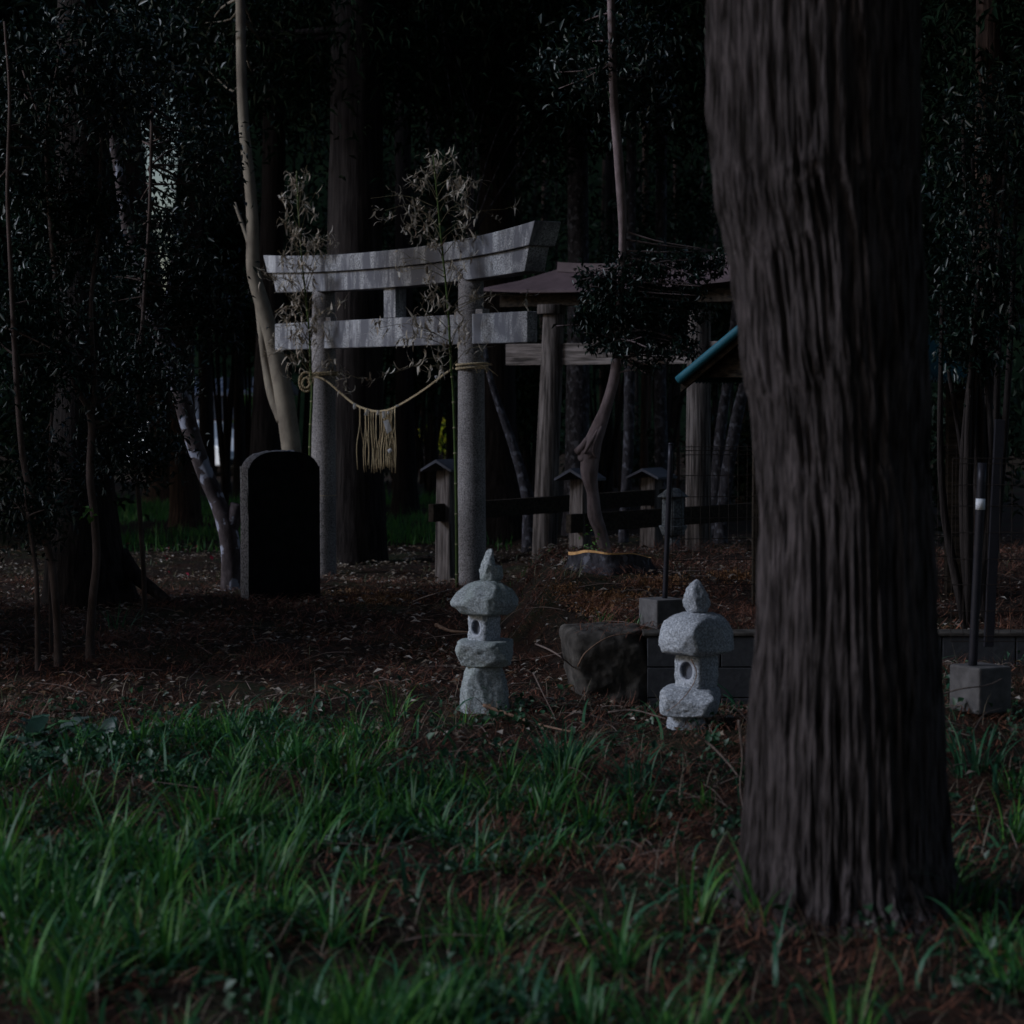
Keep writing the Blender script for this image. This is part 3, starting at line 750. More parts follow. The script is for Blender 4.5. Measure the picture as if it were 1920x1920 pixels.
# axes of the tie rails: near-left to far-right
axs = np.array([.53, .85, 0]); axs /= np.linalg.norm(axs)
axc = np.array([-axs[1], axs[0], 0])
axs_, axc_ = axs, axc
support(838, 21.0, 872, 44); support(1088, 20.2, 889, 44); support(1222, 24.0, 887, 44)
def rail(p0, y0, Y0, p1, y1, Y1, hpx):
    a = at(p0, y0, Y0); b = at(p1, y1, Y1); b[2] = a[2] = (a[2] + b[2]) / 2
    h = m_(hpx, (Y0 + Y1) / 2) / 2; dv = (b - a) / 2; nv = np.array([dv[1], -dv[0], 0]); nv /= np.linalg.norm(nv)
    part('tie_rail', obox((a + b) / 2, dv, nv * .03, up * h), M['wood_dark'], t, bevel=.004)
rail(808, 947, 20.80, 1245, 944, 24.1, 31); rail(1066, 968, 20.0, 1540, 962, 23.0, 33)

# ------------------------------------------------------------------ teal roofed shed at the right
t = thing('garden_shed', 'small wooden shed with teal corrugated gable roof behind the big trunk', 'shed', (2.0, 15.2, .3))
gn = np.array([-.5, -.866, 0]); rgd = -gn; sd = np.array([.866, -.5, 0])
e_l = at(1280, 716, 14.0); ap = at(1556, 505, 13.6)
apx = e_l + sd * 0; 
hwid = .78; ap = at(1504, 528, 13.6); rise = ap[2] - e_l[2]
def roofpt(s, along, dz=0):    # s: -1 left eave, 0 ridge, 1 right eave
    return e_l + sd * hwid * (s + 1) + rgd * along + up * (rise * (1 - abs(s)) + dz)
V = []; nc = 80; 
for s0, s1 in ((-1, 0), (1, 0)):
    pass
for side in (-1, 1):
    Vr = []
    for k in range(nc + 1):
        al = k / nc * 1.0; wv = .012 * math.sin(k * math.pi / 2)
        for s in (1.0, .5, 0.0): Vr.append(roofpt(side * s, al, wv + .02))
        for s in (0.0, .5, 1.0): Vr.append(roofpt(side * s, al, wv - .0))
    Fc = []
    for k in range(nc):
        a = k * 6; b = a + 6
        for j in range(6): Fc.append((a + j, a + (j + 1) % 6, b + (j + 1) % 6, b + j))
    Fc += [tuple(range(6)), tuple(nc * 6 + j for j in range(6))]
    part('roof_slope', (np.array(Vr), Fc), M['teal_dark'], t)
    a = roofpt(side * 1.02, -.03, .02); b = roofpt(0, -.03, .02 )
    d = (b - a) / 2; nn_ = np.cross(d, gn); nn_ /= np.linalg.norm(nn_)
    part('rake_trim', tube(resample([a, b], 20), .028, 14), M['teal'], t, smooth=True)
    part('barge_board', obox((a + b) / 2 - up * .052 - gn * .03, d * .98, gn * .012, up * .024), M['wood_dark'], t)
tv = [roofpt(-.92, .06, -.02), roofpt(.92, .06, -.02), roofpt(0, .06, -.03)]
part('gable_board', (np.array(tv + [v + rgd * .03 for v in tv]), [(0, 1, 2), (5, 4, 3), (0, 3, 4, 1), (1, 4, 5, 2), (2, 5, 3, 0)]), M['wood_dark'], t)
bc = roofpt(-.45, 1.2); 
gz = .3
for s in (-.40, .80):
    for al in (.12, .92):
        p = roofpt(s, al); part('post', box(p[0] - .05, p[0] + .05, p[1] - .05, p[1] + .05, .1, p[2] - .03), M['wood_dark'], t)
# ------------------------------------------------------------------ retaining wall, fences
t = thing('retaining_wall', 'low concrete block wall toned dark for shade, holding the raised bank', 'wall', (2.4, 12.35, -.15))
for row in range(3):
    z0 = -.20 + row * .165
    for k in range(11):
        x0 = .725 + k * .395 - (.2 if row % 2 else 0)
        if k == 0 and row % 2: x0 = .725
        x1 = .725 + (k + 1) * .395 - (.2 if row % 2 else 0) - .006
        part('block', box(x0, x1, 12.27, 12.42, z0, z0 + .160), M['blockwall_shaded'], t, bevel=.004)
part('coping', box(.70, 5.0, 12.262, 12.45, .294, .315), M['concrete'], t, bevel=.006)
V, Fc, _ = rock((.46, .56, .54), 9, 6, .12, ([-1, 1], [.95, 1.0]), 9, (.88, .98), 77, .011, 12)
V[:, 0] += V[:, 2] * -.14
cb = at(1144, 1265, 12.52)
o = part('concrete_lump', (V + cb, Fc), M['concrete']); tag(o, 'broken earthy concrete slab end beside the block wall', 'concrete slab')
def wires(x0, x1, Y0, Y1, zt, zb, sx=.05, zs=None):
    out = []; n = int(abs(math.hypot(x1 - x0, Y1 - Y0)) / sx)
    for i in range(n + 1):
        f = i / n; x = x0 + (x1 - x0) * f; y = Y0 + (Y1 - Y0) * f
        out.append(tube([[x, y + .004, zb], [x, y + .004, zt]], .0016, 4, caps=False))
    for z in zs:
        out.append(tube([[x0, Y0, z], [x1, Y1, z]], .0022, 4, caps=False))
    return joinq(out)
Yf = 13.0
pb = at(1246, 1130, Yf); pt = at(1258, 833, Yf)
t = thing('mesh_fence', 'dark wire mesh fence panel with slim post behind the right lantern', 'fence', (pb[0], Yf, pb[2] - .1))
part('post', tube(resample([pb - up * .02, pt], 12), .0150, 16), M['fence_metal'], t, smooth=True)
part('post_cap', tube([pt - up * .003, pt + up * .008], [.017, .013], 16), M['fence_metal'], t, smooth=True)
a = at(1205, 1128, Yf - .1); b = at(1262, 1180, Yf - .1)
q = obox(((a[0] + b[0]) / 2 + .03, Yf + .0, (a[2] + b[2]) / 2), (.105 * .8, .105 * .45, 0), (-.105 * .45, .105 * .8, 0), (0, 0, (a[2] - b[2]) / 2 + .01))
part('foot_block', q, M['concrete_shaded'], t, bevel=.008)
zt_ = at(1260, 838, Yf)[2]; zbm = at(1260, 1100, Yf)[2]
zs_ = [at(1260, y, Yf)[2] for y in (838, 845, 853, 892, 932, 972, 1011, 1051, 1090, 1098)]
part('wire_panel', wires(pt[0] + .01, at(1860, 838, 13.4)[0], Yf, 13.4, zt_ + .012, zbm - .01, .055, zs_), M['fence_wire'], t)
Yg = 10.0
t = thing('fence_post', 'leaning grey steel fence post with white tape in a concrete block', 'post', at(1815, 1250, Yg))
pb = at(1823, 1255, Yg + .06); pt = at(1842, 868, Yg + .06)
part('post_tube', tube(resample([pb - up * .03, pt], 12), m_(8.5, Yg), 18), M['fence_metal'], t, smooth=True)
f = .83
pm = pb + (pt - pb) * ((1255 - 945) / (1255 - 868.)); dd = (pt - pb) / np.linalg.norm(pt - pb)
part('tape', tube([pm - dd * .024, pm + dd * .024], m_(8.9, Yg), 18), M['tape'], t, smooth=True)
a = at(1780, 1252, Yg); b = at(1818, 1338, Yg)
cx_ = at(1838, 1290, Yg + .08)
part('foot_block', obox(cx_ , (.10 * .80, .10 * -.42 * -1, 0), (-.10 * .5, .10 * .86, 0), (0, 0, m_(44, Yg))), M['concrete_shaded'], t, bevel=.010)
pq = at(1868, 870, 10.5)
t = thing('wire_fence', 'pale grey flat fence upright with wire mesh at the right edge', 'fence', (pq[0], 10.5, .2))
part('upright', obox((at(1860, 1000, 10.5) + at(1868, 1000, 10.5)) / 2, (m_(9, 10.5), 0, 0), (0, .012, 0), (0.02, 0, .52)), M['fence_metal'], t, bevel=.003)
zs2 = [at(1870, y, 10.4)[2] for y in (860, 870, 910, 950, 1000, 1050, 1098, 1148, 1195, 1205)]
part('wire_panel', wires(at(1790, 900, 10.4)[0], 2.6, 10.45, 10.45, zs2[0], zs2[-1], .05, zs2), M['fence_wire'], t)

# far small stone lantern behind the fence
Yl = 19.0
cb = at(1262, 1066, Yl); gz = float(G(cb[0], cb[1]))
t = thing('garden_lantern', 'pale carved garden lantern behind the wire fence', 'stone lantern', (cb[0], cb[1], gz))
def cyl(px, y0, y1, w0, w1, seg=8, rot=0):
    a = at(px, y0, Yl); b = at(px, y1, Yl); return tube([[a[0], Yl, b[2]], [a[0], Yl, a[2]]], [m_(w1, Yl) / 2, m_(w0, Yl) / 2], seg)
part('roof_stone', cyl(1262, 915, 932, 20, 62), M['slab_grey'], t, bevel=.01)
part('fire_box', cyl(1262, 932, 985, 42, 42), M['slab_grey'], t, bevel=.006)
part('platform', cyl(1262, 985, 1004, 56, 40), M['slab_grey'], t, bevel=.01)
part('shaft', cyl(1262, 1004, 1052, 26, 30, 16), M['slab_grey'], t, smooth=True)
part('foot', cyl(1262, 1052, 1090, 36, 50), M['slab_grey'], t, bevel=.01)

# stump
Yst = 15.4
c0 = at(1143, 1085, Yst); zt = at(1143, 1041, Yst)[2]; gz = float(G(c0[0], c0[1]))
t = thing('tree_stump', 'wide low tree stump with fresh orange cut top', 'stump', (c0[0], Yst, gz - .03))
seg = 72; n = 16; V = []; rb = m_(73, Yst)
for i in range(n):
    f = i / (n - 1)
    for k in range(seg):
        a = k / seg * 2 * math.pi
        fl = 1 + .30 * (1 - f) ** 2.2 * (1 + .6 * math.sin(3 * a + 1) + .4 * math.sin(7 * a)) + .04 * math.sin(11 * a + f) * (1 - f * .5)
        lobes = 1 + .05 * math.sin(4 * a + 2)
        rr = rb * fl * lobes
        tilt = .012 * math.cos(a) * -1 * f
        V.append((c0[0] + rr * math.cos(a), Yst + rr * math.sin(a) * .9, gz - .06 + (zt - gz + .06) * f + - .034 * math.sin(a) * f + tilt * 1.5 + (.006 * math.sin(5 * a) if i == n - 1 else 0)))
Q = [(i * seg + k, i * seg + (k + 1) % seg, (i + 1) * seg + (k + 1) % seg, (i + 1) * seg + k) for i in range(n - 1) for k in range(seg)]
o = part('bark', (np.array(V), Q), M['bark_speck'], t, smooth=True)
top = np.array(V[-seg:]); c_ = top.mean(0)
top2 = c_ + (top - c_) * 1.0; low = top2.copy(); low[:, 2] -= .008 + .008 * np.cos(np.linspace(0, 2 * np.pi, seg)) * -1
top2[:, 2] += .004; low = c_ + (low - c_) * 1.012
top2 = c_ + (top2 - c_) * 1.012
Vt = np.vstack([top2, low, [c_ + up * .004]])
Ft = [(k, (k + 1) % seg, 2 * seg) for k in range(seg)] + [(seg + k, seg + (k + 1) % seg, (k + 1) % seg, k) for k in range(seg)]
part('cut_top', (Vt, Ft), M['cutwood'], t)
#==TREES==
# ------------------------------------------------------------------ trees
def crown_pts(c, rad, ncl, per, r, flat=.8, csize=.35):
    cc = r.normal(size=(ncl, 3)); cc /= np.linalg.norm(cc, axis=1)[:, None]; cc *= (r.random(ncl) ** .45)[:, None]
    cc = cc * np.asarray(rad) + np.asarray(c)
    P = (cc[:, None, :] + r.normal(size=(ncl, per, 3)) * csize * np.array([1, 1, flat]) * r.uniform(.5, 1.2, (ncl, 1, 1))).reshape(-1, 3)
    return P
def branches_to(base_pts, targets, r0, r1, r):
    out = []
    for tg in targets:
        b = base_pts[np.argmin(((base_pts - tg) ** 2).sum(1) + r.random(len(base_pts)) * .05)]
        md = (b + tg) / 2 + r.normal(0, .05, 3) * np.linalg.norm(tg - b)
        out.append(tube(resample([b, md, tg], 8), np.linspace(r0, r1, 8), 6))
    return joinq(out)

# big foreground cedar
Yb = 7.0
spec = [(1522, -150, 372), (1522, 0, 374), (1525, 150, 376), (1529, 300, 372), (1532, 360, 368), (1548, 480, 342), (1559, 640, 334), (1571, 735, 318), (1578, 860, 306), (1583, 960, 310), (1585, 1180, 328), (1585, 1357, 352), (1584, 1563, 372), (1584, 1660, 400), (1584, 1730, 470), (1584, 1780, 540)]
P = [at(a, b, Yb) for a, b, c in spec][::-1]; rad = [m_(c, Yb) / 2 for a, b, c in spec][::-1]
P = P + [P[-1] + np.array([-.06, 0, 1.5]), P[-1] + np.array([-.1, 0, 9])]; rad = rad + [.33, .12]
Pp, rr = resample(P[:-2], 620, rad[:-2])
L = np.linalg.norm(np.diff(Pp, axis=0), axis=1).sum()
d = bark_disp(620, 480, L, .07, .030, 68, 9, .38, .9, .35)
d += bark_disp(620, 480, L, .0, .013, 130, 19, .15, 1.5, .35)
sl_ = np.linspace(0, L, 620)[:, None]; an_ = np.linspace(0, 2 * np.pi, 480, endpoint=False)[None, :]
d += .26 * np.clip(1 - sl_ / .55, 0, 1) ** 2 * np.clip(.35 + .65 * np.sin(5 * an_ + .8) + .3 * np.sin(2 * an_ + 2), 0, 2)
t = thing('cedar_tree', 'huge foreground cedar trunk with shaggy vertical bark', 'tree', (Pp[0][0], Yb, 0))
part('trunk', tube(Pp, rr, 480, d), M['bark_cedar'], t, smooth=True)
r = np.random.default_rng(77)
up2, rr2 = resample(P[-3:], 30, rad[-3:])
part('upper_trunk', tube(up2, rr2 * .98, 24), M['bark_cedar'], t, smooth=True)
P_ = crown_pts((1.6, 7.6, 8.3), (3.0, 3.2, 3.4), 260, 40, r, .5, .35)
P_ = P_[P_[:, 2] > 4.6]
part('crown', leaves(P_, .22, .3, .4, r=r), M['leaf_needle'], t)

def tree(name, label, pts, Y, mat, seed, group=None, amp=.08, strips=12, seg=28, n=50, base_flare=1.25, crown=None, Ypts=None, slant=.4, gbase=True):
    """pts: (px, py, width_px) from the bottom up"""
    r = np.random.default_rng(seed)
    P = [at(a, b, Y if Ypts is None else Ypts[i]) for i, (a, b, c) in enumerate(pts)]
    rad = [m_(c, Y) / 2 for a, b, c in pts]
    b0 = P[0].copy(); gz = float(G(b0[0], b0[1]))
    if gbase:
        if P[0][2] > gz + .1: P = [np.array([b0[0], b0[1], gz - .06])] + P; rad = [rad[0] * base_flare] + rad
        else: P[0][2] = gz - .06
    t = thing(name, label, 'tree', (P[0][0], P[0][1], gz), group)
    Pp, rr = resample(P, n, rad); L = np.linalg.norm(np.diff(Pp, axis=0), axis=1).sum(); rm = float(np.mean(rr))
    part('trunk', tube(Pp, rr, seg, bark_disp(n, seg, L, rm * .5, rm * amp, strips, seed, .5, slant)), mat, t, smooth=True)
    if crown:
        for (cx, cy, cY, rx, rz, ncl, per, lsize, lm, csz) in crown:
            c = at(cx, cy, cY); Q = crown_pts(c, (m_(rx, cY), m_(rx, cY) * .8, m_(rz, cY)), ncl, per, r, .8, csz)
            Q = Q[Q[:, 2] > .3]
            part('crown', leaves(Q, lsize, .38 if lm != 'leaf_needle' else .25, .3, r=r), M[lm], t)
            tg = crown_pts(c, (m_(rx, cY) * .8, m_(rx, cY) * .6, m_(rz, cY) * .8), 9, 1, r, .8, .05)
            part('branches', branches_to(Pp[n // 3:], tg, max(.008, rm * .22), .004, r), mat, t, smooth=True)
    return t, Pp

# curvy violet tree in front of the wooden torii
t, Pp = tree('evergreen_tree', 'curving smooth violet-grey trunk with glossy dark foliage before the wooden gate',
     [(1138, 1036, 25), (1126, 1000, 22), (1115, 965, 26), (1112, 925, 21), (1105, 885, 31), (1110, 840, 33), (1122, 803, 27), (1139, 756, 20), (1153, 700, 17), (1157, 640, 14), (1161, 560, 14), (1167, 459, 14), (1166, 397, 15), (1160, 300, 16), (1150, 180, 15), (1145, -40, 12)],
     17.0, M['bark_purple'], 31, amp=.34, strips=5, seg=32, n=110, slant=.3,
     crown=[(1165, 560, 17.0, 70, 65, 60, 26, .062, 'leaf_dark', .065), (1240, 590, 17.1, 70, 75, 60, 26, .062, 'leaf_dark', .07), (1110, 610, 17.0, 35, 45, 24, 20, .06, 'leaf_dark', .05),
            (1210, 505, 17.1, 95, 30, 36, 24, .062, 'leaf_dark', .06), (1320, 490, 17.2, 80, 22, 26, 24, .062, 'leaf_dark', .05), (1200, 650, 16.9, 95, 22, 26, 20, .06, 'leaf_dark', .045), (1085, 600, 17.0, 28, 18, 9, 16, .06, 'leaf_dark', .035), (1108, 520, 17.0, 36, 16, 10, 16, .06, 'leaf_dark', .035), (1290, 655, 17.0, 36, 18, 10, 16, .06, 'leaf_dark', .035), (1215, 690, 16.9, 24, 14, 7, 14, .06, 'leaf_dark', .03), (1300, 560, 17.0, 30, 50, 14, 18, .06, 'leaf_dark', .05),
            (1150, 120, 17.3, 150, 120, 60, 30, .08, 'leaf_dark', .12)])
V, Fc, _ = rock((.15, .13, .15), 2.2, 4, 0, None, 5, (.8, .95), 8, .016, 16)
part('burl', (V + at(1104, 852, 17.0), Fc), M['bark_purple'], t, smooth=True)
st = [tube(resample([at(1096, 850, 16.93), at(1106, 832, 16.9), at(1122, 806, 16.95)], 12), [.014] * 12, 8), tube(resample([at(1118, 858, 16.93), at(1112, 838, 16.9), at(1128, 800, 16.95)], 12), [.013] * 12, 8),
      tube(resample([at(1082, 848, 17.0), at(1092, 838, 16.98), at(1106, 818, 17)], 8), [.03, .03, .03, .03, .028, .028, .026, .02], 10)]
part('knotted_stem', joinq(st), M['bark_purple'], t, smooth=True)

# pale smooth tree behind the stele
t, Pp = tree('pale_tree', 'smooth pale beige leaning trunk behind the black slab',
     [(562, 1080, 44), (556, 930, 40), (547, 846, 37), (535, 756, 37), (523, 694, 33), (509, 631, 30), (491, 569, 28), (475, 506, 25), (474, 428, 23), (468, 340, 21), (455, 200, 20), (450, -40, 17)],
     22.0, M['bark_pale'], 32, amp=.05, strips=5, seg=32, n=80, crown=[(430, 60, 24.2, 190, 170, 70, 34, .10, 'leaf_dark', .22)])
part('side_stem', tube(resample([at(530, 790, 22), at(510, 740, 22.05), at(500, 690, 22.1), at(492, 640, 22.1), at(482, 560, 22.2), at(470, 470, 22.3), at(440, 380, 22.4)], 50), np.linspace(m_(11, 22), m_(3, 22), 50), 14), M['bark_pale'], t, smooth=True)

# lichen-spotted tree with a stump fork
t, Pp = tree('spotted_tree', 'leaning trunk with white lichen bands and a stump fork left of the slab',
     [(432, 1095, 40), (433, 1050, 36), (426, 990, 38), (408, 940, 30), (386, 890, 31), (366, 835, 31), (352, 790, 32), (338, 730, 34), (318, 665, 34), (292, 610, 28), (272, 560, 24), (262, 510, 22), (240, 430, 22), (225, 330, 20), (200, 180, 16), (190, 40, 12)],
     18.0, M['bark_spot'], 33, amp=.10, strips=5, seg=32, n=100, crown=[(230, 150, 18.5, 140, 160, 60, 34, .085, 'leaf_dark', .16), (300, 700, 17.6, 70, 50, 26, 24, .07, 'leaf_dark', .10)])
part('cut_fork', tube(resample([at(430, 990, 18), at(440, 965, 18), at(446, 945, 18)], 10), m_(17, 18) * np.linspace(1, .85, 10), 20), M['bark_spot'], t, smooth=True)
part('side_branch', tube(resample([at(300, 620, 18), at(312, 560, 18), at(325, 480, 18), at(345, 400, 18.1)], 20), np.linspace(.025, .008, 20), 8), M['bark_spot'], t, smooth=True)

# left shrubs / small trees
t, Pp = tree('forked_sapling', 'slender forked brown trunk at the left with dark leaves',
     [(169, 1200, 17), (174, 1120, 16), (181, 1050, 15), (177, 970, 15), (169, 900, 15), (170, 850, 14), (172, 800, 14), (165, 765, 13), (146, 730, 13), (132, 690, 12), (120, 620, 11), (108, 560, 10), (95, 430, 9), (85, 250, 7)],
     13.6, M['bark_shrub'], 34, seg=14, n=70, amp=.1, strips=5,
     crown=[(130, 420, 13.8, 110, 150, 90, 30, .062, 'leaf_dark', .10), (235, 800, 13.7, 80, 70, 40, 26, .055, 'leaf_dark', .08), (150, 120, 14.0, 150, 150, 70, 30, .07, 'leaf_dark', .14)])
part('fork_stem', tube(resample([at(170, 775, 13.6), at(178, 735, 13.6), at(174, 660, 13.6), at(171, 560, 13.65), (at(185, 420, 13.7)), at(190, 250, 13.8)], 30), np.linspace(m_(6, 13.6), m_(3, 13.6), 30), 10), M['bark_shrub'], t, smooth=True)
tree('leaning_sapling', 'thin dark trunk curving out of the far left undergrowth',
     [(108, 1185, 15), (99, 1075, 15), (90, 1030, 14), (75, 987, 13), (56, 920, 13), (42, 850, 12), (30, 700, 11), (20, 500, 9), (14, 350, 7), (18, 180, 6), (8, 40, 4)],
     13.2, M['bark_shrub'], 35, seg=12, n=50, amp=.1, strips=5,
     crown=[(70, 640, 13.4, 100, 130, 70, 30, .06, 'leaf_dark', .10), (40, 250, 13.6, 110, 170, 60, 30, .065, 'leaf_dark', .12)])
tree('thin_sapling', 'very thin straight stem between the two left saplings',
     [(95, 1160, 7), (92, 950, 7), (96, 800, 6), (107, 670, 5), (104, 560, 5), (98, 400, 4)], 14.2, M['bark_shrub'], 36, seg=8, n=40, amp=.05, strips=4,
     crown=[(110, 880, 14.2, 90, 80, 36, 26, .055, 'leaf_dark', .09)])
tree('low_sapling', 'low bent stem at the left edge near the ground',
     [(70, 1160, 10), (68, 1080, 9), (60, 1020, 8), (52, 960, 8)], 13.0, M['bark_shrub'], 37, seg=8, n=30, amp=.05, strips=4,
     crown=[(60, 960, 13.1, 60, 60, 26, 24, .055, 'leaf_dark', .08)])
tree('camellia_tree', 'dense dark camellia with glossy leaves hanging over the left grass',
     [(270, 1090, 9), (262, 960, 9), (255, 850, 8), (262, 700, 8), (270, 560, 7), (280, 400, 6), (285, 200, 6)], 16.0, M['bark_shrub'], 38, seg=10, n=40, amp=.05, strips=4,
     crown=[(245, 690, 16.0, 75, 80, 50, 28, .06, 'leaf_dark', .10), (262, 850, 15.6, 90, 48, 44, 26, .06, 'leaf_dark', .09), (368, 560, 16.4, 58, 130, 60, 28, .065, 'leaf_dark', .12), (250, 520, 16.2, 90, 90, 50, 28, .065, 'leaf_dark', .12), (372, 320, 16.4, 55, 90, 44, 28, .065, 'leaf_dark', .12), (300, 400, 16.8, 55, 110, 12, 18, .065, 'leaf_dark', .08), (305, 250, 16.8, 32, 60, 22, 20, .065, 'leaf_dark', .08), (302, 412, 16.8, 26, 12, 10, 18, .065, 'leaf_dark', .05)])
# dark trunk with root flare, left
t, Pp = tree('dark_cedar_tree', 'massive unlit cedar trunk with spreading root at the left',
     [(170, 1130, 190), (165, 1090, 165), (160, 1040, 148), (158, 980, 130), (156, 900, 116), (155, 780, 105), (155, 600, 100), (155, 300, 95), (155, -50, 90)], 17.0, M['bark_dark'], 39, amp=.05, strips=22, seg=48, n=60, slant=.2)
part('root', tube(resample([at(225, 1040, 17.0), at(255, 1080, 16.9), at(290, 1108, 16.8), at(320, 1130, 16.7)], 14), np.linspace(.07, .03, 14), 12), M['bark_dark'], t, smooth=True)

# background trees (px, bottom width..) : label, mat, Y, path
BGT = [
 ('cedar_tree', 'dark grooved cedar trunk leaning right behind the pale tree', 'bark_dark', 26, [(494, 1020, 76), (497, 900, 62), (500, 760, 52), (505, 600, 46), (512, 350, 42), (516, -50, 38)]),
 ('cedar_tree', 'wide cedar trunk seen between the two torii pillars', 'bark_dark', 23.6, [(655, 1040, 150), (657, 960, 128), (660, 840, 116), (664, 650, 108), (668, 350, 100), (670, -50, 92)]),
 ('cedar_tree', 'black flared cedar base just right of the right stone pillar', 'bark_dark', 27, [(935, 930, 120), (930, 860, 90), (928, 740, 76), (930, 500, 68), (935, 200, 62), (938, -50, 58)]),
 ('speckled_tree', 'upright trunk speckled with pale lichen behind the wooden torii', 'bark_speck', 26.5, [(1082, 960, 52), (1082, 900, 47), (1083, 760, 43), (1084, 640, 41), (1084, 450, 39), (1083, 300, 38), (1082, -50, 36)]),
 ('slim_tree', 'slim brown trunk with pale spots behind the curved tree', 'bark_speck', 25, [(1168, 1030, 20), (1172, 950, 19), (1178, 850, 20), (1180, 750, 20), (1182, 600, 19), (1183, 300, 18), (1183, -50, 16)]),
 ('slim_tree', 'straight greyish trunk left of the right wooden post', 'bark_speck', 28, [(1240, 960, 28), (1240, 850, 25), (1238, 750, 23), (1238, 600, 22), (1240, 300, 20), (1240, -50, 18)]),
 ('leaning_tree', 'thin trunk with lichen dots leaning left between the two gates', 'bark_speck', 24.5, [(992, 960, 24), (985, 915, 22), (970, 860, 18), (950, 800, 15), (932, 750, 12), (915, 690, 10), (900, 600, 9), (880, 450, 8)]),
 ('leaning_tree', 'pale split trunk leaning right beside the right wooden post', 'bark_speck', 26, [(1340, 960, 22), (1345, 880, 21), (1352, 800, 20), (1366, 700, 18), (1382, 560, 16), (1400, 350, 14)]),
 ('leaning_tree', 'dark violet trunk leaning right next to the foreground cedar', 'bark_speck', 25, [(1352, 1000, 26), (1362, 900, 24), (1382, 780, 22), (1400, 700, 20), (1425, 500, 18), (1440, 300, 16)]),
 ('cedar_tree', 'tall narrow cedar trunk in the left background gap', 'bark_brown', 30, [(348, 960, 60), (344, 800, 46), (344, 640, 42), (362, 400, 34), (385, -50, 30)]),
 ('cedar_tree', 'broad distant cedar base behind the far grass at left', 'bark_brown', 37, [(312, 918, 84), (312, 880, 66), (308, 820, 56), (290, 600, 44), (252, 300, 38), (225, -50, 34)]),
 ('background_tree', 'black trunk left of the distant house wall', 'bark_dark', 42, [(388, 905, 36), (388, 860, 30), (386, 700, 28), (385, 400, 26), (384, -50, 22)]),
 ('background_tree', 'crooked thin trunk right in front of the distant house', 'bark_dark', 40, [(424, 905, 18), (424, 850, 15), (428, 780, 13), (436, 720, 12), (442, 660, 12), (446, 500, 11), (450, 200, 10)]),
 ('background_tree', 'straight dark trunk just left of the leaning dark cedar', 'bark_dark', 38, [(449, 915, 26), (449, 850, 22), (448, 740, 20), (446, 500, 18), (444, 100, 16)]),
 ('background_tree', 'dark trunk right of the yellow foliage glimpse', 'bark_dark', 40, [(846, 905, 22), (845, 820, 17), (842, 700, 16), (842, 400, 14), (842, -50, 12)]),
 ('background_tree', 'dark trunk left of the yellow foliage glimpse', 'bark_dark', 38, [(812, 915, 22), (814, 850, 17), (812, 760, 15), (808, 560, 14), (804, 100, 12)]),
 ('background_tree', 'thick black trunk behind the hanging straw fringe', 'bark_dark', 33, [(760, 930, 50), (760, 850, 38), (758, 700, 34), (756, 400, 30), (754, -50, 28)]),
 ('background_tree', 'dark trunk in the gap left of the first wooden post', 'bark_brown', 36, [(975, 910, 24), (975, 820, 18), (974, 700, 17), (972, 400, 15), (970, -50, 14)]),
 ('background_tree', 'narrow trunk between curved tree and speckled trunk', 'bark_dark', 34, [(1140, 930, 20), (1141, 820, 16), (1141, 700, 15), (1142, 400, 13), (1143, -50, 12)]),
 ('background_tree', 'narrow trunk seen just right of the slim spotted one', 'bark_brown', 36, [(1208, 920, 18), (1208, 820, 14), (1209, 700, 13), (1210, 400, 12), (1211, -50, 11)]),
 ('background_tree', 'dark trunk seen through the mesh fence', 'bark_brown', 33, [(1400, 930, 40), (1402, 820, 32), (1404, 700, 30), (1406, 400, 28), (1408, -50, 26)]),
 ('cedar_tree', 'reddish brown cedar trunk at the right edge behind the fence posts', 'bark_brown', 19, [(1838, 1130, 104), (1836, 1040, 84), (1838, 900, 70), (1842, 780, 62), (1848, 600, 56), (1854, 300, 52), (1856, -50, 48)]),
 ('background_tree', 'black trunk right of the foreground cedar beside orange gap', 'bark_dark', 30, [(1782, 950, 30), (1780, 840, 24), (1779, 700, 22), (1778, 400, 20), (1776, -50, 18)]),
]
for k, (nm, lb, mt, Y, pts) in enumerate(BGT):
    wmax = pts[-2][2]
    cr = None
    if wmax > 20 or k % 2 == 0:
        s = 30.0 / Y
        cr = [(pts[-1][0] + rng.uniform(-40, 40), 40, Y + .3, 240 * s, 200 * s, 90, 44, .16, 'leaf_needle', .50)]
    tree(nm, lb, pts, Y, M[mt], 100 + k, seg=28, n=40, amp=.09, strips=14, crown=cr)

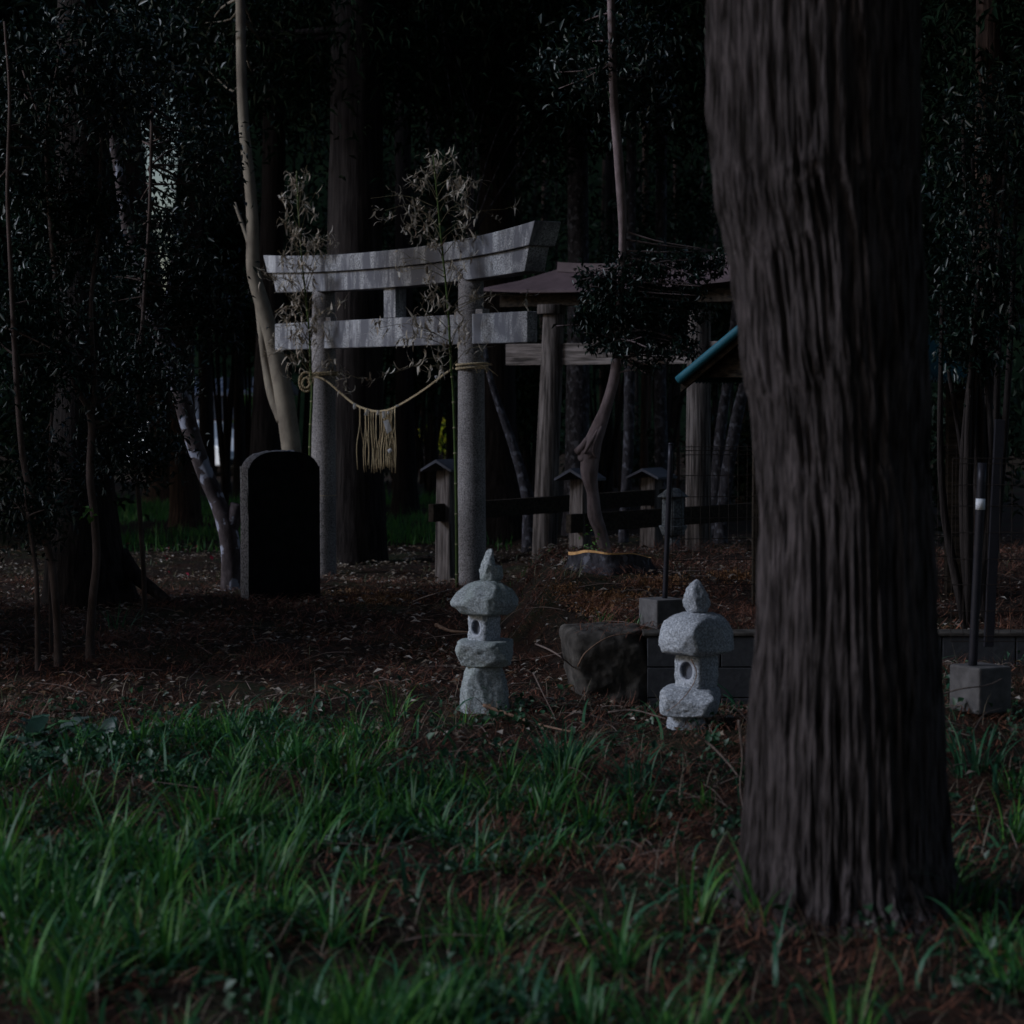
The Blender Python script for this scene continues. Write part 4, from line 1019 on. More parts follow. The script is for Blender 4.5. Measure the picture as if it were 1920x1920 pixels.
# added shade cedars around and behind the viewpoint; their crowns block sky and sun
SHADE_TREES = [('cedar_tree', 'added shade cedar standing just right of the wood', 4.6, 7.5), ('cedar_tree', 'added shade cedar right of the shed', 5.6, 14.5), ('cedar_tree', 'added shade cedar right of the wooden gate', 7.2, 22.0),
       ('cedar_tree', 'added shade cedar behind the viewpoint to the right', 3.2, -2.5), ('cedar_tree', 'added shade cedar straight behind the viewpoint', .6, -5.0), ('cedar_tree', 'added shade cedar behind the viewpoint to the left', -2.6, -6.5), ('cedar_tree', 'added shade cedar far to the right of the viewpoint', 7.5, 1.0),
       ('cedar_tree', 'high-crowned cedar left of the viewpoint', -3.6, 2.5), ('cedar_tree', 'high-crowned cedar left of the lawn edge', -5.2, 8.0), ('cedar_tree', 'high-crowned cedar just right of the fence post', 3.1, 11.0), ('cedar_tree', 'added shade cedar left of the far lawn', -9.2, 27.0), ('cedar_tree', 'added shade cedar beyond the left edge of the lawn', -11.5, 32.5), ('cedar_tree', 'added shade cedar left of the distant trunks', -12.5, 38.0), ('cedar_tree', 'added shade cedar at the left end of the background wood', -14.0, 44.0)]
for k, (nm, lb, x, y) in enumerate(SHADE_TREES):
    r = np.random.default_rng(500 + k); z0 = float(G(x, y)); t = thing(nm, lb, 'tree', (x, y, z0))
    Pp = np.array([[x + .1 * math.sin(q), y, z0 - .1 + q * 1.4] for q in range(10)]); Pp, rr = resample(Pp, 40, np.linspace(.34, .10, 10))
    part('trunk', tube(Pp, rr, 28, bark_disp(40, 28, 13, .2, .02, 14, k, .5, .4)), M['bark_brown'], t, smooth=True)
    high = 'high-crowned' in lb; far = x < -9
    Q = crown_pts((x + (1.2 if high and x < 0 else 0), y, 10.0 if high else 6.5 if far else 8.2), (4.4, 4.4, 3.0) if high else (3.6, 3.6, 5.6 if far else 4.2), 460, 26, r, .5, .4)
    Q = Q[Q[:, 2] > (7.0 if high else 1.2)]
    part('crown', leaves(Q, .42, .42, .3, r=r), M['leaf_needle'], t)

# unseen low evergreen added beyond the left frame edge to shade the saplings
r = np.random.default_rng(612); t = thing('evergreen_shrub', 'added dense evergreen shrub shading the left saplings', 'shrub', (-5.0, 14.2, 0))
Q = np.vstack([crown_pts((-5.0, 14.2, 1.5), (1.2, 1.9, 1.7), 220, 30, r, .8, .22), crown_pts((-5.5, 15.7, 1.6), (1.2, .8, 1.7), 160, 30, r, .8, .22)]); Q = Q[Q[:, 2] > .02]
part('foliage', leaves(Q, .16, .4, .3, r=r), M['leaf_mid'], t); part('stem', tube([[-5.0, 14.2, -.1], [-5.0, 14.25, .8], [-4.95, 14.2, 1.8]], [.06, .05, .03], 10), M['bark_dark'], t)

# evergreen understory far back
def bush(label, px, py, Y, rx, rz, ncl, per, ls, mat, seed, csz, cat='shrub', name='evergreen_shrub', stem=True):
    r = np.random.default_rng(seed); c = at(px, py, Y); gz = float(G(c[0], c[1]))
    t = thing(name, label, cat, (c[0], Y, gz))
    Q = crown_pts(c, (m_(rx, Y), m_(rx, Y) * .8, m_(rz, Y)), ncl, per, r, .8, csz); Q = Q[Q[:, 2] > gz]
    part('foliage', leaves(Q, ls, .4, .3, r=r), M[mat], t)
    if stem:
        b = np.array([c[0], Y, gz - .05]); tg = crown_pts(c, (m_(rx, Y) * .7, m_(rx, Y) * .5, m_(rz, Y) * .7), 7, 1, r, .8, .05)
        part('stem', joinq([tube(resample([b, (b + q) / 2 + r.normal(0, .05, 3), q], 8), np.linspace(.03, .01, 8), 6) for q in tg]), M['bark_dark'], t)
    return t
BU = [(770, 640, 34, 110, 120, 'dark evergreen behind the sagging rope'), (870, 560, 36, 110, 150, 'dark evergreen behind the right end of the lintel'), (990, 740, 32, 60, 100, 'dark evergreen between the two gates'),
      (1130, 560, 33, 110, 120, 'dark evergreen behind the wooden gate roof'), (1240, 420, 34, 130, 120, 'dark evergreen above the wooden gate'), (1340, 620, 32, 80, 100, 'dark evergreen behind the teal roof edge'),
      (560, 560, 34, 120, 150, 'dark evergreen behind the left end of the lintel'), (700, 380, 36, 150, 140, 'dark evergreen above the stone lintel'), (950, 330, 36, 170, 120, 'dark evergreen top between the gates'),
      (460, 600, 40, 70, 60, 'dark evergreen over the distant house'), (1780, 500, 26, 120, 160, 'dark evergreen behind the hanging right foliage'), (420, 430, 34, 80, 110, 'dark evergreen left of the pale trunk top'),
      (90, 560, 28, 130, 190, 'dark evergreen behind the left saplings'), (100, 850, 26, 130, 120, 'low dark evergreen behind the left saplings'), (60, 200, 30, 170, 170, 'upper dark evergreen in the left corner'),
      (1250, 150, 38, 260, 150, 'tall dark evergreen high above the wooden gate'), (800, 120, 40, 260, 150, 'tall dark evergreen high above the stone gate'), (520, 130, 40, 180, 150, 'tall dark evergreen high above the pale trunk'),
      (1800, 180, 30, 160, 180, 'tall dark evergreen in the upper right corner'), (900, 790, 44, 50, 60, 'distant low shrub behind the right stone pillar'), (700, 830, 44, 60, 50, 'distant low shrub behind the straw fringe'),
      (1790, 830, 24, 130, 110, 'dark evergreen behind the fence posts at the right edge'), (1420, 860, 31, 90, 60, 'low dark evergreen beyond the mesh fence'), (1160, 850, 42, 120, 60, 'low dark evergreen far behind the support posts')]
for k, (px, py, Y, rx, rz, lb) in enumerate(BU):
    bush(lb, px, py, Y, rx, rz, 46, 42, .15, 'leaf_mid', 300 + k, .34)
bush('hanging glossy evergreen foliage right of the foreground cedar', 1825, 560, 12.6, 70, 170, 90, 30, .055, 'leaf_dark', 350, .085, name='evergreen_tree', cat='tree')
bush('upper glossy evergreen foliage in the right corner', 1860, 300, 13.2, 110, 170, 70, 30, .06, 'leaf_dark', 351, .10, name='evergreen_tree', cat='tree')
bush('sunlit yellow-green foliage glimpsed beside the right stone pillar', 833, 815, 52, 12, 32, 26, 26, .10, 'leaf_yellow', 352, .13)
bush('small sunlit yellow foliage glimpsed left of the dark trunk', 796, 812, 52, 6, 20, 8, 16, .10, 'leaf_yellow', 353, .08)
bush('yellow-green bush under the spotted trunk', 349, 868, 50, 9, 16, 14, 20, .10, 'leaf_yellow', 354, .09)
bush('green sunlit bush at the distant house corner', 468, 780, 50, 14, 50, 26, 20, .10, 'leaf_bright', 355, .13)
bush('sunlit bush glimpsed through the gap by the first wooden post', 1004, 760, 52, 7, 26, 14, 20, .10, 'leaf_yellow', 356, .09)
bush('thin yellow foliage glimpse at the fence corner', 1393, 850, 50, 3, 30, 10, 14, .08, 'leaf_yellow', 357, .05)
bush('orange sunlit foliage in the gap at the right edge', 1804, 800, 45, 5, 30, 10, 14, .10, 'leaf_yellow', 358, .06)
# slender bamboo stems in the far grove: individuals
for k in range(22):
    px = [862, 880, 905, 955, 1003, 1015, 1045, 1130, 1155, 1162, 1196, 1215, 1262, 1272, 1345, 1358, 1372, 1388, 1415, 790, 778, 737][k]
    Y = 38 + (k * 7 % 9); wpx = 5 + k % 3 * 2
    a = at(px, 900, Y); b = at(px + (k * 5 % 7) - 3, 650, Y); c = at(px + (k * 5 % 13) - 6, 300, Y); a[2] = float(G(a[0], a[1])) - .05
    o = part('grove_bamboo', tube(resample([a, b, c], 20), m_(wpx, Y) / 2, 8), M['bark_brown'] if k % 2 else M['bark_dark'], smooth=True)
    tag(o, 'dark slender stem of the far grove behind the two gates', 'bamboo', 'slender stems in the far grove')

# ------------------------------------------------------------------ distant house and van
Yh = 62
t = thing('distant_house', 'blue-grey house with grey tiled roof glimpsed between trunks', 'house', (at(430, 900, Yh)[0], Yh, 0))
x0 = at(352, 740, Yh)[0]; x1 = at(492, 740, Yh)[0]; ze = at(400, 736, Yh)[2]; zr = at(400, 709, Yh + 2.5)[2]
part('wall', box(x0, x1, Yh, Yh + 5, -.1, ze), M['housewall'], t)
part('eave', box(x0 - .4, x1 + .4, Yh - .6, Yh - .1, ze - .12, ze + .0), M['housetrim'], t)
V = []; nx = 120
for i in range(nx):
    x = x0 - .5 + (x1 - x0 + 1) * i / (nx - 1); wv = .035 * math.sin(i * 1.3)
    V += [(x, Yh - .75, ze + .01 + wv), (x, Yh + 2.5, zr + wv), (x, Yh + 5.6, ze + .01 + wv)]
Q = [(i * 3 + j, (i + 1) * 3 + j, (i + 1) * 3 + j + 1, i * 3 + j + 1) for i in range(nx - 1) for j in range(2)]
o = part('roof', (np.array(V), Q), M['housetile'], t); md = o.modifiers.new('thick', 'SOLIDIFY'); md.thickness = .08
xw = at(426, 760, Yh)[0]
wf = part('window', box(xw - .02, xw + .7, Yh - .04, Yh + .05, 1.2, 2.0), M['window'], t)
part('balcony_rail', box(x0 + .3, x1 - .2, Yh - .5, Yh - .44, at(400, 790, Yh)[2], at(400, 786, Yh)[2]), M['housetrim'], t)
# small white car, partly seen
Yv = 58
cd = np.array([.77, -.64, 0]); cs = np.array([.64, .77, 0])       # forward, across (away from the camera)
cb = at(424, 840, Yv); cb[2] = float(G(cb[0], cb[1]))             # front near corner on the ground
t = thing('white_car', 'white parked car glimpsed between trunks before the distant house', 'car', cb)
prof = [(0, .30), (0, .66), (.25, .78), (1.0, .98), (1.55, 1.40), (3.0, 1.44), (3.7, 1.0), (3.9, .9), (3.9, .32)]
def cpt(a, q, b): return cb - cd * a + cs * q + up * b
V = [cpt(a, q + (.12 if b > 1.2 and q < .5 else -.12 if b > 1.2 else 0), b) for q in (0, 1.55) for a, b in prof]; npf = len(prof)
part('body', (np.array(V), [tuple(range(npf)), tuple(range(npf, 2 * npf))[::-1]] + [(i, i + npf, (i + 1) % npf + npf, (i + 1) % npf) for i in range(npf)]), M['vanwhite'], t, bevel=.04)
for a in (.75, 3.1):
    for q in (-.02, 1.40):
        part('wheel', tube([cpt(a, q, .29), cpt(a, q + .17, .29)], .29, 20), M['black'], t)
for a0, a1 in ((1.2, 2.1), (2.2, 3.3)):
    c4 = [cpt(a0 + .12, .0, .98), cpt(a1, .0, .98), cpt(a1, .10, 1.34), cpt(a0 + .42, .10, 1.34)]
    part('side_window', (np.array(c4 + [p + cs * .03 - cs * .045 * 0 for p in c4] ) - cs * .02, [(0, 1, 2, 3), (7, 6, 5, 4), (0, 4, 5, 1), (1, 5, 6, 2), (2, 6, 7, 3), (3, 7, 4, 0)]), M['window'], t)
for q in (.12, 1.2):
    part('headlight', obox(cpt(-.005, q + .1, .62), cd * .012, cs * .12, up * .06), M['tape'], t, bevel=.01)
part('bumper', obox(cpt(-.03, .775, .40), cd * .04, cs * .74, up * .08), M['black'], t, bevel=.02)
#==COVER==
# ------------------------------------------------------------------ ground cover
def pix_to_ground(px, py):
    """march the view ray to the terrain"""
    px = np.asarray(px, float); py = np.asarray(py, float)
    u = (px - 960) / F; v = (960 - py) / F
    dy = cp + v * sp; dz = (-sp + v * cp) / dy; dx = u / dy
    Y = np.full(px.shape, 5.0); done = np.zeros(px.shape, bool); out = np.full(px.shape, np.nan)
    for s in np.concatenate([np.arange(4.5, 24, .06), np.arange(24, 70, .5)]):
        z = CAMZ + dz * s; hit = (~done) & (z <= G(dx * s, np.full(px.shape, s)))
        out[hit] = s; done |= hit
    return dx * out, out
def scatter(n, x0, x1, y0, y1, r, wide=True):
    """uniform per square metre over the view wedge between two distances"""
    Y = np.sqrt(r.uniform(y0 ** 2, y1 ** 2, n)); X = Y * r.uniform((x0 - 960) / F, (x1 - 960) / F, n); return X, Y
def patch(x, y, f, seed):
    return np.sin(x * f + seed) * np.sin(y * f * .9 + seed * 2) + .6 * np.sin(x * f * 2.3 - y * f * 1.7 + seed * 3) + .4 * np.sin(x * f * 4.1 + y * f * 3.3 + seed)
r = np.random.default_rng(50)
# foreground grass
def grassmask(X, Y, r):
    px = X / Y * F + 960
    lim = np.interp(px, [0, 200, 400, 700, 900, 1000, 1200, 1400, 1920], [9.6, 9.9, 10.7, 10.9, 10.2, 9.6, 9.2, 8.8, 9.2])
    lush = np.interp(px, [0, 100, 300, 700, 850, 1000, 1150, 1400, 1600, 1920], [.95, 1, .9, .9, .65, .48, .28, .18, .2, .3])
    p = patch(X, Y, 2.2, 1.7)
    return (Y < lim + .35 * p) & (r.random(len(X)) < lush * np.clip(.26 + .92 * p, .02, 1))
X, Y = scatter(15000, -60, 1980, 5.0, 12.4, r); k = grassmask(X, Y, r); X, Y = X[k], Y[k]
hh = np.clip(r.gamma(4, .016, len(X)), .02, .16)
b1 = blades(np.stack([X, Y, G(X, Y)], 1), hh, r.uniform(.004, .009, len(X)), np.abs(r.normal(.25, .3, len(X))), r.uniform(.2, 1.9, len(X)), r)
cX, cY = scatter(2500, -60, 1980, 5.0, 12.0, r); k = grassmask(cX, cY, r) ; cX, cY = cX[k], cY[k]; nt_ = len(cX)
bl = []
for q in range(nt_):
    nb = int(r.integers(7, 30)); H = r.uniform(.06, .24) * (1.25 if cY[q] < 8.5 else 1); x = cX[q] + r.normal(0, .025, nb); y = cY[q] + r.normal(0, .025, nb)
    bl.append(np.stack([x, y, r.uniform(.5, 1.15, nb) * H, r.uniform(.004, .011, nb) * (.7 + H * 2.2), np.arctan2(y - cY[q], x - cX[q]) + r.normal(0, .6, nb), np.full(nb, r.uniform(.6, 1.5))], 1))
bl = np.vstack(bl); nn2 = len(bl)
b2 = blades(np.stack([bl[:, 0], bl[:, 1], G(bl[:, 0], bl[:, 1])], 1), bl[:, 2], bl[:, 3], np.abs(r.normal(.25, .25, nn2)), r.uniform(.3, 1.5, nn2) * bl[:, 5], r, 5, bl[:, 4])
o = part('grass', joinq([b1, b2]), M['grass'], loc=(0, 0, 0))
tag(o, 'dense green grass in the foreground', 'grass', kind='stuff')
X, Y = scatter(5200, -60, 1980, 5.0, 11.6, r); k = grassmask(X, Y, r) | (r.random(len(X)) < .06); X, Y = X[k], Y[k]
o = part('broad_grass', blades(np.stack([X, Y, G(X, Y)], 1), r.uniform(.12, .30, len(X)), r.uniform(.009, .016, len(X)), np.abs(r.normal(.45, .3, len(X))), r.uniform(1.0, 2.4, len(X)), r, 6), M['grass_blue'], loc=(0, 0, 0))
tag(o, 'broader arching blades in the foreground grass', 'grass', kind='stuff')
X, Y = scatter(6000, -60, 1980, 5.0, 12.0, r)
o = part('dead_grass', blades(np.stack([X, Y, G(X, Y)], 1), r.uniform(.05, .20, len(X)), r.uniform(.002, .005, len(X)), np.abs(r.normal(.9, .4, len(X))), r.uniform(.2, 1.6, len(X)), r, 4), M['straw_dead'], loc=(0, 0, 0))
tag(o, 'dead straw blades mixed into the foreground grass', 'dead grass', kind='stuff')
# small weeds between the grass
X, Y = scatter(16000, -60, 1980, 5.0, 12.2, r); k = grassmask(X, Y, r) | (r.random(len(X)) < .10); X, Y = X[k], Y[k]
cX, cY = scatter(1500, -60, 1980, 5.0, 11.6, r); k = grassmask(cX, cY, r) | (r.random(len(cX)) < .12); cX, cY = cX[k], cY[k]
X = np.concatenate([X, (cX[:, None] + r.normal(0, .045, (len(cX), 26))).ravel()]); Y = np.concatenate([Y, (cY[:, None] + r.normal(0, .045, (len(cX), 26))).ravel()])
o = part('weeds', leaves(np.stack([X, Y, G(X, Y) + r.uniform(.005, .075, len(X))], 1), r.uniform(.018, .045, len(X)), .75, .05, r=r), M['weed'], loc=(0, 0, 0))
tag(o, 'small round-leaved weeds among the grass', 'weeds', kind='stuff')
# sparse grass on the bank and around the gates, far lawn
X, Y = scatter(16000, -60, 1980, 11.5, 24, r); px = X / Y * F + 960
pr = .12 + .35 * (np.abs(Y - 16) < 1.2) * (px > 1000) + .30 * (np.abs(Y - 17.2) < .8) * (px < 900) + .3 * (Y > 19)
k = r.random(len(X)) < pr * np.clip(.6 + .6 * patch(X, Y, 3, 9), 0, 1.3); X, Y = X[k], Y[k]
o = part('sparse_grass', blades(np.stack([X, Y, G(X, Y)], 1), r.gamma(4, .016, len(X)), r.uniform(.003, .006, len(X)), np.abs(r.normal(.3, .3, len(X))), r.uniform(.2, 1.6, len(X)), r), M['grass_dry'], loc=(0, 0, 0))
tag(o, 'sparse yellowish grass around the gates and bank', 'grass', kind='stuff')
X, Y = scatter(26000, 150, 960, 25, 38, r); k = (r.random(len(X)) < np.clip(.5 + .7 * patch(X, Y, .8, 3), 0, 1)) ; X, Y = X[k], Y[k]
o = part('far_grass', blades(np.stack([X, Y, G(X, Y)], 1), r.gamma(5, .022, len(X)), r.uniform(.006, .014, len(X)), np.abs(r.normal(.1, .2, len(X))), r.uniform(.1, 1., len(X)), r, seg=3), M['grass'], loc=(0, 0, 0))
tag(o, 'strip of green grass beyond the trees at left', 'grass', kind='stuff')
# cedar sprig litter
def flat_strips(X, Y, ln, wd, r, lift=.015, arch=.5):
    n = len(X); P = np.stack([X, Y, G(X, Y) + r.uniform(.0, lift, n)], 1)
    return blades(P, ln, wd, r.uniform(.9, 1.5, n), r.normal(.2, arch, n), r, 3)
X, Y = scatter(70000, -60, 1980, 5.2, 19.5, r); px = X / Y * F + 960
k = r.random(len(X)) < np.clip(.55 + .4 * patch(X, Y, 2.7, 6) + .25 * (px > 900), .12, 1); X, Y = X[k], Y[k]
o = part('cedar_litter', flat_strips(X, Y, r.uniform(.03, .11, len(X)), r.uniform(.003, .0065, len(X)), r, .03), M['needle_litter'], loc=(0, 0, 0))
tag(o, 'reddish brown fallen cedar sprigs covering the ground', 'litter', kind='stuff')
# clumpier needle piles
cX, cY = scatter(420, -60, 1980, 6, 18, r); pc = cX / cY * F + 960
k = r.random(len(cX)) < np.where(pc > 820, .9, .5); cX, cY = cX[k], cY[k]; m = 90
X = (cX[:, None] + r.normal(0, .09, (len(cX), m))).ravel(); Y = (cY[:, None] + r.normal(0, .07, (len(cX), m))).ravel()
P = np.stack([X, Y, G(X, Y) + r.uniform(0, .05, len(X))], 1); az = (r.uniform(0, 6.28, (len(cX), 1)) + r.normal(0, .5, (len(cX), m))).ravel()
o = part('needle_clumps', blades(P, r.uniform(.04, .12, len(X)), r.uniform(.0022, .0048, len(X)), r.uniform(.8, 1.6, len(X)), r.normal(.2, .6, len(X)), r, 3, az), M['needle_litter'], loc=(0, 0, 0))
tag(o, 'matted clumps of rusty cedar needles', 'litter', kind='stuff')
# fallen leaves
X, Y = scatter(26000, -60, 1980, 6.5, 26, r); k = r.random(len(X)) < np.clip(.5 + .5 * patch(X, Y, 1.9, 2), .1, 1) * (Y > 10.3 + .6 * patch(X, Y, 2, 7)) + .08; X, Y = X[k], Y[k]
V, Fq = leaves(np.stack([X, Y, G(X, Y) + r.uniform(.012, .045, len(X))], 1), r.uniform(.035, .075, len(X)), .5, .0, up=1.2, fold=.13, dirs=np.stack([np.cos(X * 99), np.sin(X * 99), np.zeros(len(X))], 1), jitter=.12, r=r)
o = part('fallen_leaves', (V, Fq), M['leaf_litter'], loc=(0, 0, 0)); tag(o, 'scattered dry brown and pale fallen leaves', 'leaves', kind='stuff')
# sawdust and orange debris
sp_pts = []
for (px, py, sx, sy, n_) in ((715, 1126, 55, 5, 1500), (660, 1118, 40, 4, 500), (1150, 1132, 60, 7, 2200), (1240, 1098, 50, 6, 1000), (1380, 1085, 40, 5, 800), (1120, 1148, 30, 5, 500), (1060, 1110, 30, 5, 300)):
    x, y = pix_to_ground(r.normal(px, sx * .6, n_), r.normal(py, sy, n_)); ok = ~np.isnan(y) & (y < 24); sp_pts.append(np.stack([x[ok], y[ok]], 1))
sp_pts = np.vstack(sp_pts); X, Y = sp_pts[:, 0], sp_pts[:, 1]
V, Fq = leaves(np.stack([X, Y, G(X, Y) + r.uniform(.004, .03, len(X))], 1), .026, .35, 0, up=2.0, r=r)
o = part('sawdust', (V, Fq), M['sawdust'], loc=(0, 0, 0)); tag(o, 'tan orange wood chips spread near the stump and gates', 'wood chips', kind='stuff')
# needles lying on the concrete slab
n_ = 700; P = np.stack([r.uniform(.36, .74, n_), r.uniform(12.28, 12.75, n_), r.uniform(.285, .325, n_)], 1)
o = part('slab_needles', blades(P, r.uniform(.03, .10, n_), r.uniform(.002, .005, n_), r.uniform(.9, 1.9, n_), r.normal(.3, .5, n_), r, 3), M['needle_litter'], loc=(0, 0, 0))
tag(o, 'cedar needles matted on top of the concrete slab', 'litter', kind='stuff')
# petals
X, Y = scatter(60, 200, 640, 18, 28, r)
V, Fq = leaves(np.stack([X, Y, G(X, Y) + .02], 1), .05, .8, .0, up=2.0, r=r)
o = part('red_petals', (V, Fq), M['petal'], loc=(0, 0, 0)); tag(o, 'scattered red camellia petals on the ground', 'petals', kind='stuff')
# twigs
tw = []
X, Y = scatter(520, 0, 1920, 6.5, 18, r)
for x, y in zip(X, Y):
    a = r.uniform(0, 6.28); L = r.uniform(.08, .35); z = float(G(x, y)) + .012
    p0 = np.array([x, y, z]); p2 = p0 + np.array([math.cos(a) * L, math.sin(a) * L, r.uniform(0, .06)]); p2[2] = max(p2[2], float(G(p2[0], p2[1])) + .008)
    tw.append(tube(resample([p0, (p0 + p2) / 2 + np.array([r.normal(0, .02), r.normal(0, .02), r.uniform(.005, .03)]), p2], 6), np.linspace(.0032, .0015, 6), 4, caps=False))
o = part('twigs', joinq(tw), M['twig'], loc=(0, 0, 0)); tag(o, 'fine dead twigs strewn over the litter', 'twigs', kind='stuff')

# notable fallen branches: pixel polylines laid on the terrain
def stick(label, pts, rad, mat, lift=.02, group=None):
    P = []
    for i, q in enumerate(pts):
        x, y = pix_to_ground([q[0]], [q[1]]); x, y = float(x[0]), float(y[0])
        if len(q) > 2: p = at(q[0], q[1], q[2])
        else: p = np.array([x, y, float(G(x, y)) + lift + rad])
        P.append(p)
    Pp = resample(P, 26); o = part('fallen_branch', tube(Pp, np.linspace(rad, rad * .45, 26) * (1 + .12 * np.sin(np.arange(26) * 1.9)), 9), M[mat], smooth=True)
    tag(o, label, 'branch', group)
stick('dark broken stick leaning at the foot of the left lantern', [(906, 1322, 11.0), (950, 1338, 10.95), (1010, 1358, 10.8), (1070, 1372, 10.6)], .009, 'stick')
stick('brown branch lying left behind the left lantern', [(818, 1183), (845, 1193), (880, 1197)], .014, 'stick')
stick('pale thin branch arching on the ground between the lanterns', [(1004, 1217), (1035, 1221, 12.2), (1062, 1240, 12.0), (1086, 1272)], .006, 'twig')
stick('thin grey twig slanting below the pale arching branch', [(955, 1250), (1000, 1243), (1060, 1236)], .005, 'twig')
stick('long thin branch on the bank left of the left lantern', [(775, 1135), (800, 1118, 15), (850, 1104, 15)], .006, 'twig')
stick('bent grey stem rising at the bottom left of the foreground cedar', [(1303, 1378, 8.9), (1330, 1395, 8.9), (1360, 1425, 8.8), (1384, 1455, 8.7)], .006, 'twig')
stick('thin curved vine drooping over the fire box of the right lantern', [(1296, 1235, 10.68), (1306, 1262, 10.66), (1296, 1290, 10.66), (1272, 1318, 10.68), (1250, 1334, 10.72)], .0028, 'stick')
stick('thin straight twig standing in the needles right of the right lantern', [(1374, 1322, 10.4), (1388, 1335, 10.4), (1402, 1352, 10.4)], .004, 'twig')
stick('fine arching stem hanging on the concrete lump', [(1083, 1250, 12.0), (1100, 1222, 12.0), (1140, 1195, 12.05), (1185, 1187, 12.1)], .005, 'stick')
stick('thin tall twig between the lanterns', [(1000, 1262, 10.9), (1018, 1300, 10.8), (1040, 1344, 10.7)], .0035, 'twig')
stick('bare twig bent across the right concrete block', [(1752, 1306, 9.6), (1800, 1292, 9.6), (1850, 1285, 9.65), (1880, 1272, 9.7)], .004, 'twig')
stick('short pale stick on the ground right of the cedar', [(1770, 1352, 9.3), (1800, 1360, 9.3)], .006, 'twig')
stick('curved stem near the lower left of the big trunk', [(1140, 1460, 8.6), (1132, 1500, 8.6), (1128, 1560, 8.5)], .004, 'twig')
stick('vertical dry stem at the left bottom edge of the trunk', [(1385, 1350, 8.6), (1392, 1420, 8.6), (1388, 1480, 8.6), (1400, 1545, 8.5)], .005, 'twig')
stick('thin twig resting in the needles in front of the right lantern', [(1140, 1336, 10.4), (1190, 1332, 10.4), (1250, 1348, 10.3)], .005, 'twig')

# clumps
def clump(label, px, py, nb, h, wd, seed, mat='grass_blue', name='grass_clump', rad=.05):
    r = np.random.default_rng(seed); x, y = pix_to_ground([px], [py]); x, y = float(x[0]), float(y[0])
    P = np.stack([x + r.normal(0, rad, nb), y + r.normal(0, rad, nb), np.zeros(nb)], 1); P[:, 2] = G(P[:, 0], P[:, 1]) - .005
    az = np.arctan2(P[:, 1] - y, P[:, 0] - x) + r.normal(0, .5, nb)
    o = part(name, blades(P, r.uniform(.6, 1.1, nb) * h, r.uniform(.7, 1.2, nb) * wd, np.abs(r.normal(.35, .25, nb)), r.uniform(.3, 1.3, nb), r, 6, az), M[mat])
    tag(o, label, 'grass clump')
clump('broad-bladed blue-green clump between the two lanterns', 1060, 1450, 90, .26, .011, 1, rad=.055)
clump('long-bladed grass clump at the middle of the lawn', 650, 1470, 80, .26, .009, 2, 'grass', rad=.06)
clump('tall grass clump in the lower left corner', 130, 1530, 80, .26, .009, 3, 'grass', rad=.07)
clump('tall grass clump at the bottom left of centre', 400, 1570, 90, .28, .009, 4, 'grass', rad=.07)
clump('tufted clump near the front of the left lantern', 745, 1345, 36, .20, .008, 5, 'grass', rad=.05)
clump('grass clump leaning at the bottom centre', 480, 1660, 90, .25, .008, 6, 'grass', rad=.07)
clump('small blue-green clump left of the foreground cedar', 1195, 1480, 36, .20, .009, 7, rad=.05)
clump('dim blue-green clump right of the foreground cedar', 1830, 1450, 50, .24, .010, 8, rad=.05)
clump('grass tuft on the bank above the concrete lump', 1128, 1175, 26, .12, .006, 9, 'grass', rad=.03)
clump('grass tuft at the foot of the fence block', 1190, 1180, 22, .10, .006, 10, 'grass', rad=.03)
clump('drooping weeds on the concrete lump', 1195, 1290, 30, .14, .006, 11, 'grass', rad=.03)
clump('yellowish tuft beside the stump', 1062, 1085, 24, .14, .006, 12, 'grass_dry', rad=.05)
clump('tuft growing at the base of the black slab', 545, 1116, 30, .12, .006, 13, 'grass_dry', rad=.10)
clump('tuft growing right of the left wooden post', 975, 1090, 26, .12, .006, 14, 'grass', rad=.08)
clump('curved tuft in front of the left lantern base', 865, 1362, 22, .12, .010, 15, 'grass', rad=.05)
clump('wispy bamboo grass under the dark left trunk', 215, 1185, 26, .22, .010, 16, 'grass_blue', rad=.08)
clump('large grass clump at the very bottom left', 250, 1800, 110, .24, .007, 17, 'grass', rad=.08)
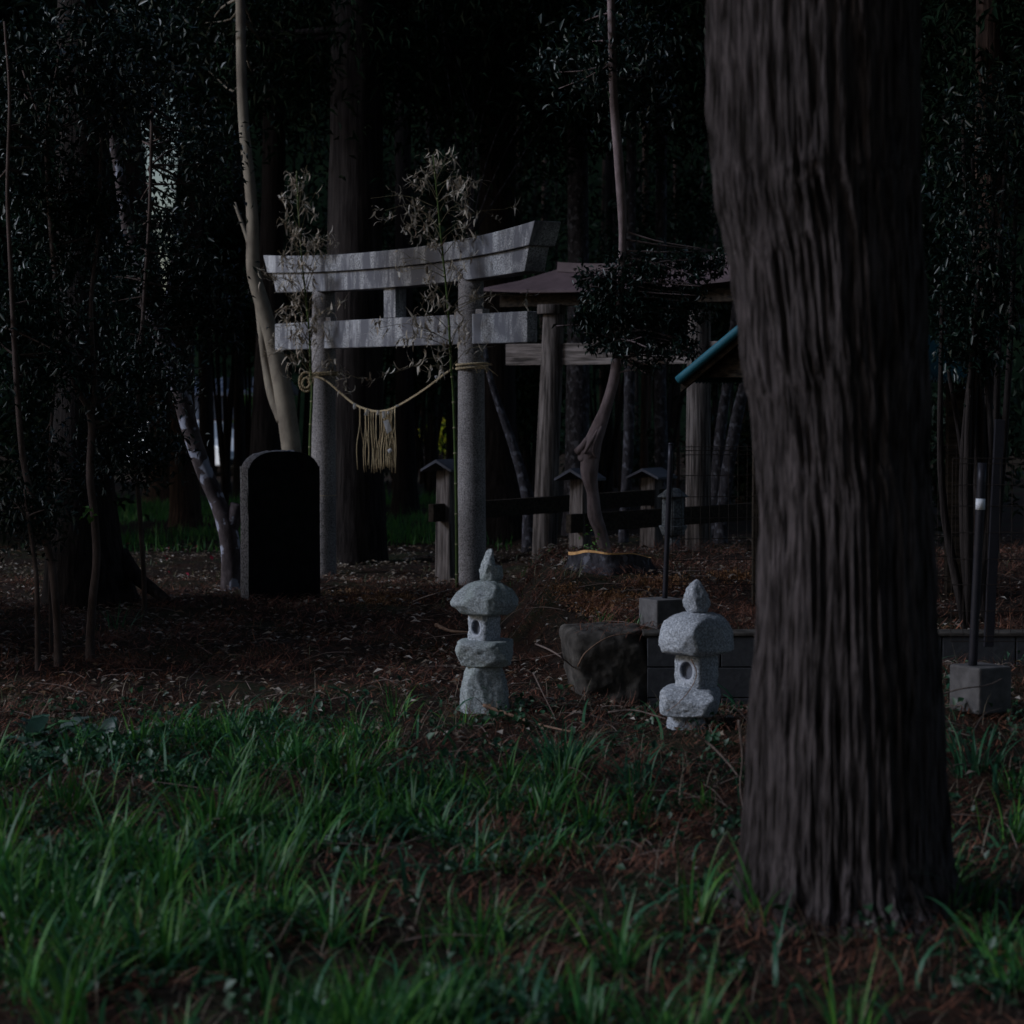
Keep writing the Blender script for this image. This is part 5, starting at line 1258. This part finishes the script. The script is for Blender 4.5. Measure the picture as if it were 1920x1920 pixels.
clump('large grass clump at the very bottom centre', 900, 1780, 100, .22, .007, 18, 'grass', rad=.08)
# broad-leaved dock plant
def dock(label, px, py, nb, seed, L):
    r = np.random.default_rng(seed); x, y = pix_to_ground([px], [py]); x, y = float(x[0]), float(y[0]); out = []
    for k in range(nb):
        az = r.uniform(0, 6.28); el = r.uniform(.35, 1.2); l = L * r.uniform(.6, 1.1); w0 = l * .27
        dv = np.array([math.cos(az) * math.cos(el), math.sin(az) * math.cos(el), math.sin(el)]); sv = np.array([-math.sin(az), math.cos(az), 0]); nv = np.cross(sv, dv)
        rows = []; p = np.array([x + r.normal(0, .03), y + r.normal(0, .03), float(G(x, y))])
        n = 12
        for i in range(n):
            f = i / (n - 1); wv = w0 * (math.sin(math.pi * min(1, f * 1.02) ** .8) ** .8 * .5 + .02)
            c = p + dv * l * f - up * l * .45 * f * f
            for s in (-1, -.5, 0, .5, 1): rows.append(c + sv * wv * s + nv * (-abs(s) * wv * .25 + .006 * math.sin(f * 22 + s * 3)))
        Vd = np.array(rows); i = np.arange(n - 1)[:, None] * 5; j = np.arange(4)[None]
        out.append((Vd, np.stack([i + j, i + j + 1, i + 5 + j + 1, i + 5 + j], -1).reshape(-1, 4)))
    o = part('broadleaf_plant', joinq(out), M['dock'], smooth=True); tag(o, label, 'plant')
dock('broad-leaved dock plant at the left edge of the lawn', 75, 1400, 15, 1, .34)
dock('low broad-leaved plant right of the left edge plant', 185, 1400, 11, 2, .28)
dock('broad-leaved rosette at the lower left frame edge', 30, 1440, 8, 3, .30)
# bright young leaves
r = np.random.default_rng(5)
c = at(172, 958, 13.3)
o = part('leafy_sprig', leaves(c + r.normal(0, .022, (9, 3)), .065, .45, .2, r=r), M['leaf_bright']); tag(o, 'bright yellow-green leaf sprig on the forked sapling', 'sprig')
# ivy shoots on the stump
o = part('ivy_shoot', leaves(at(1110, 1020, 15.9) + r.normal(0, .05, (34, 3)), .028, .6, .1, r=r), M['leaf_bright']); tag(o, 'small green shoots growing behind the stump', 'ivy')
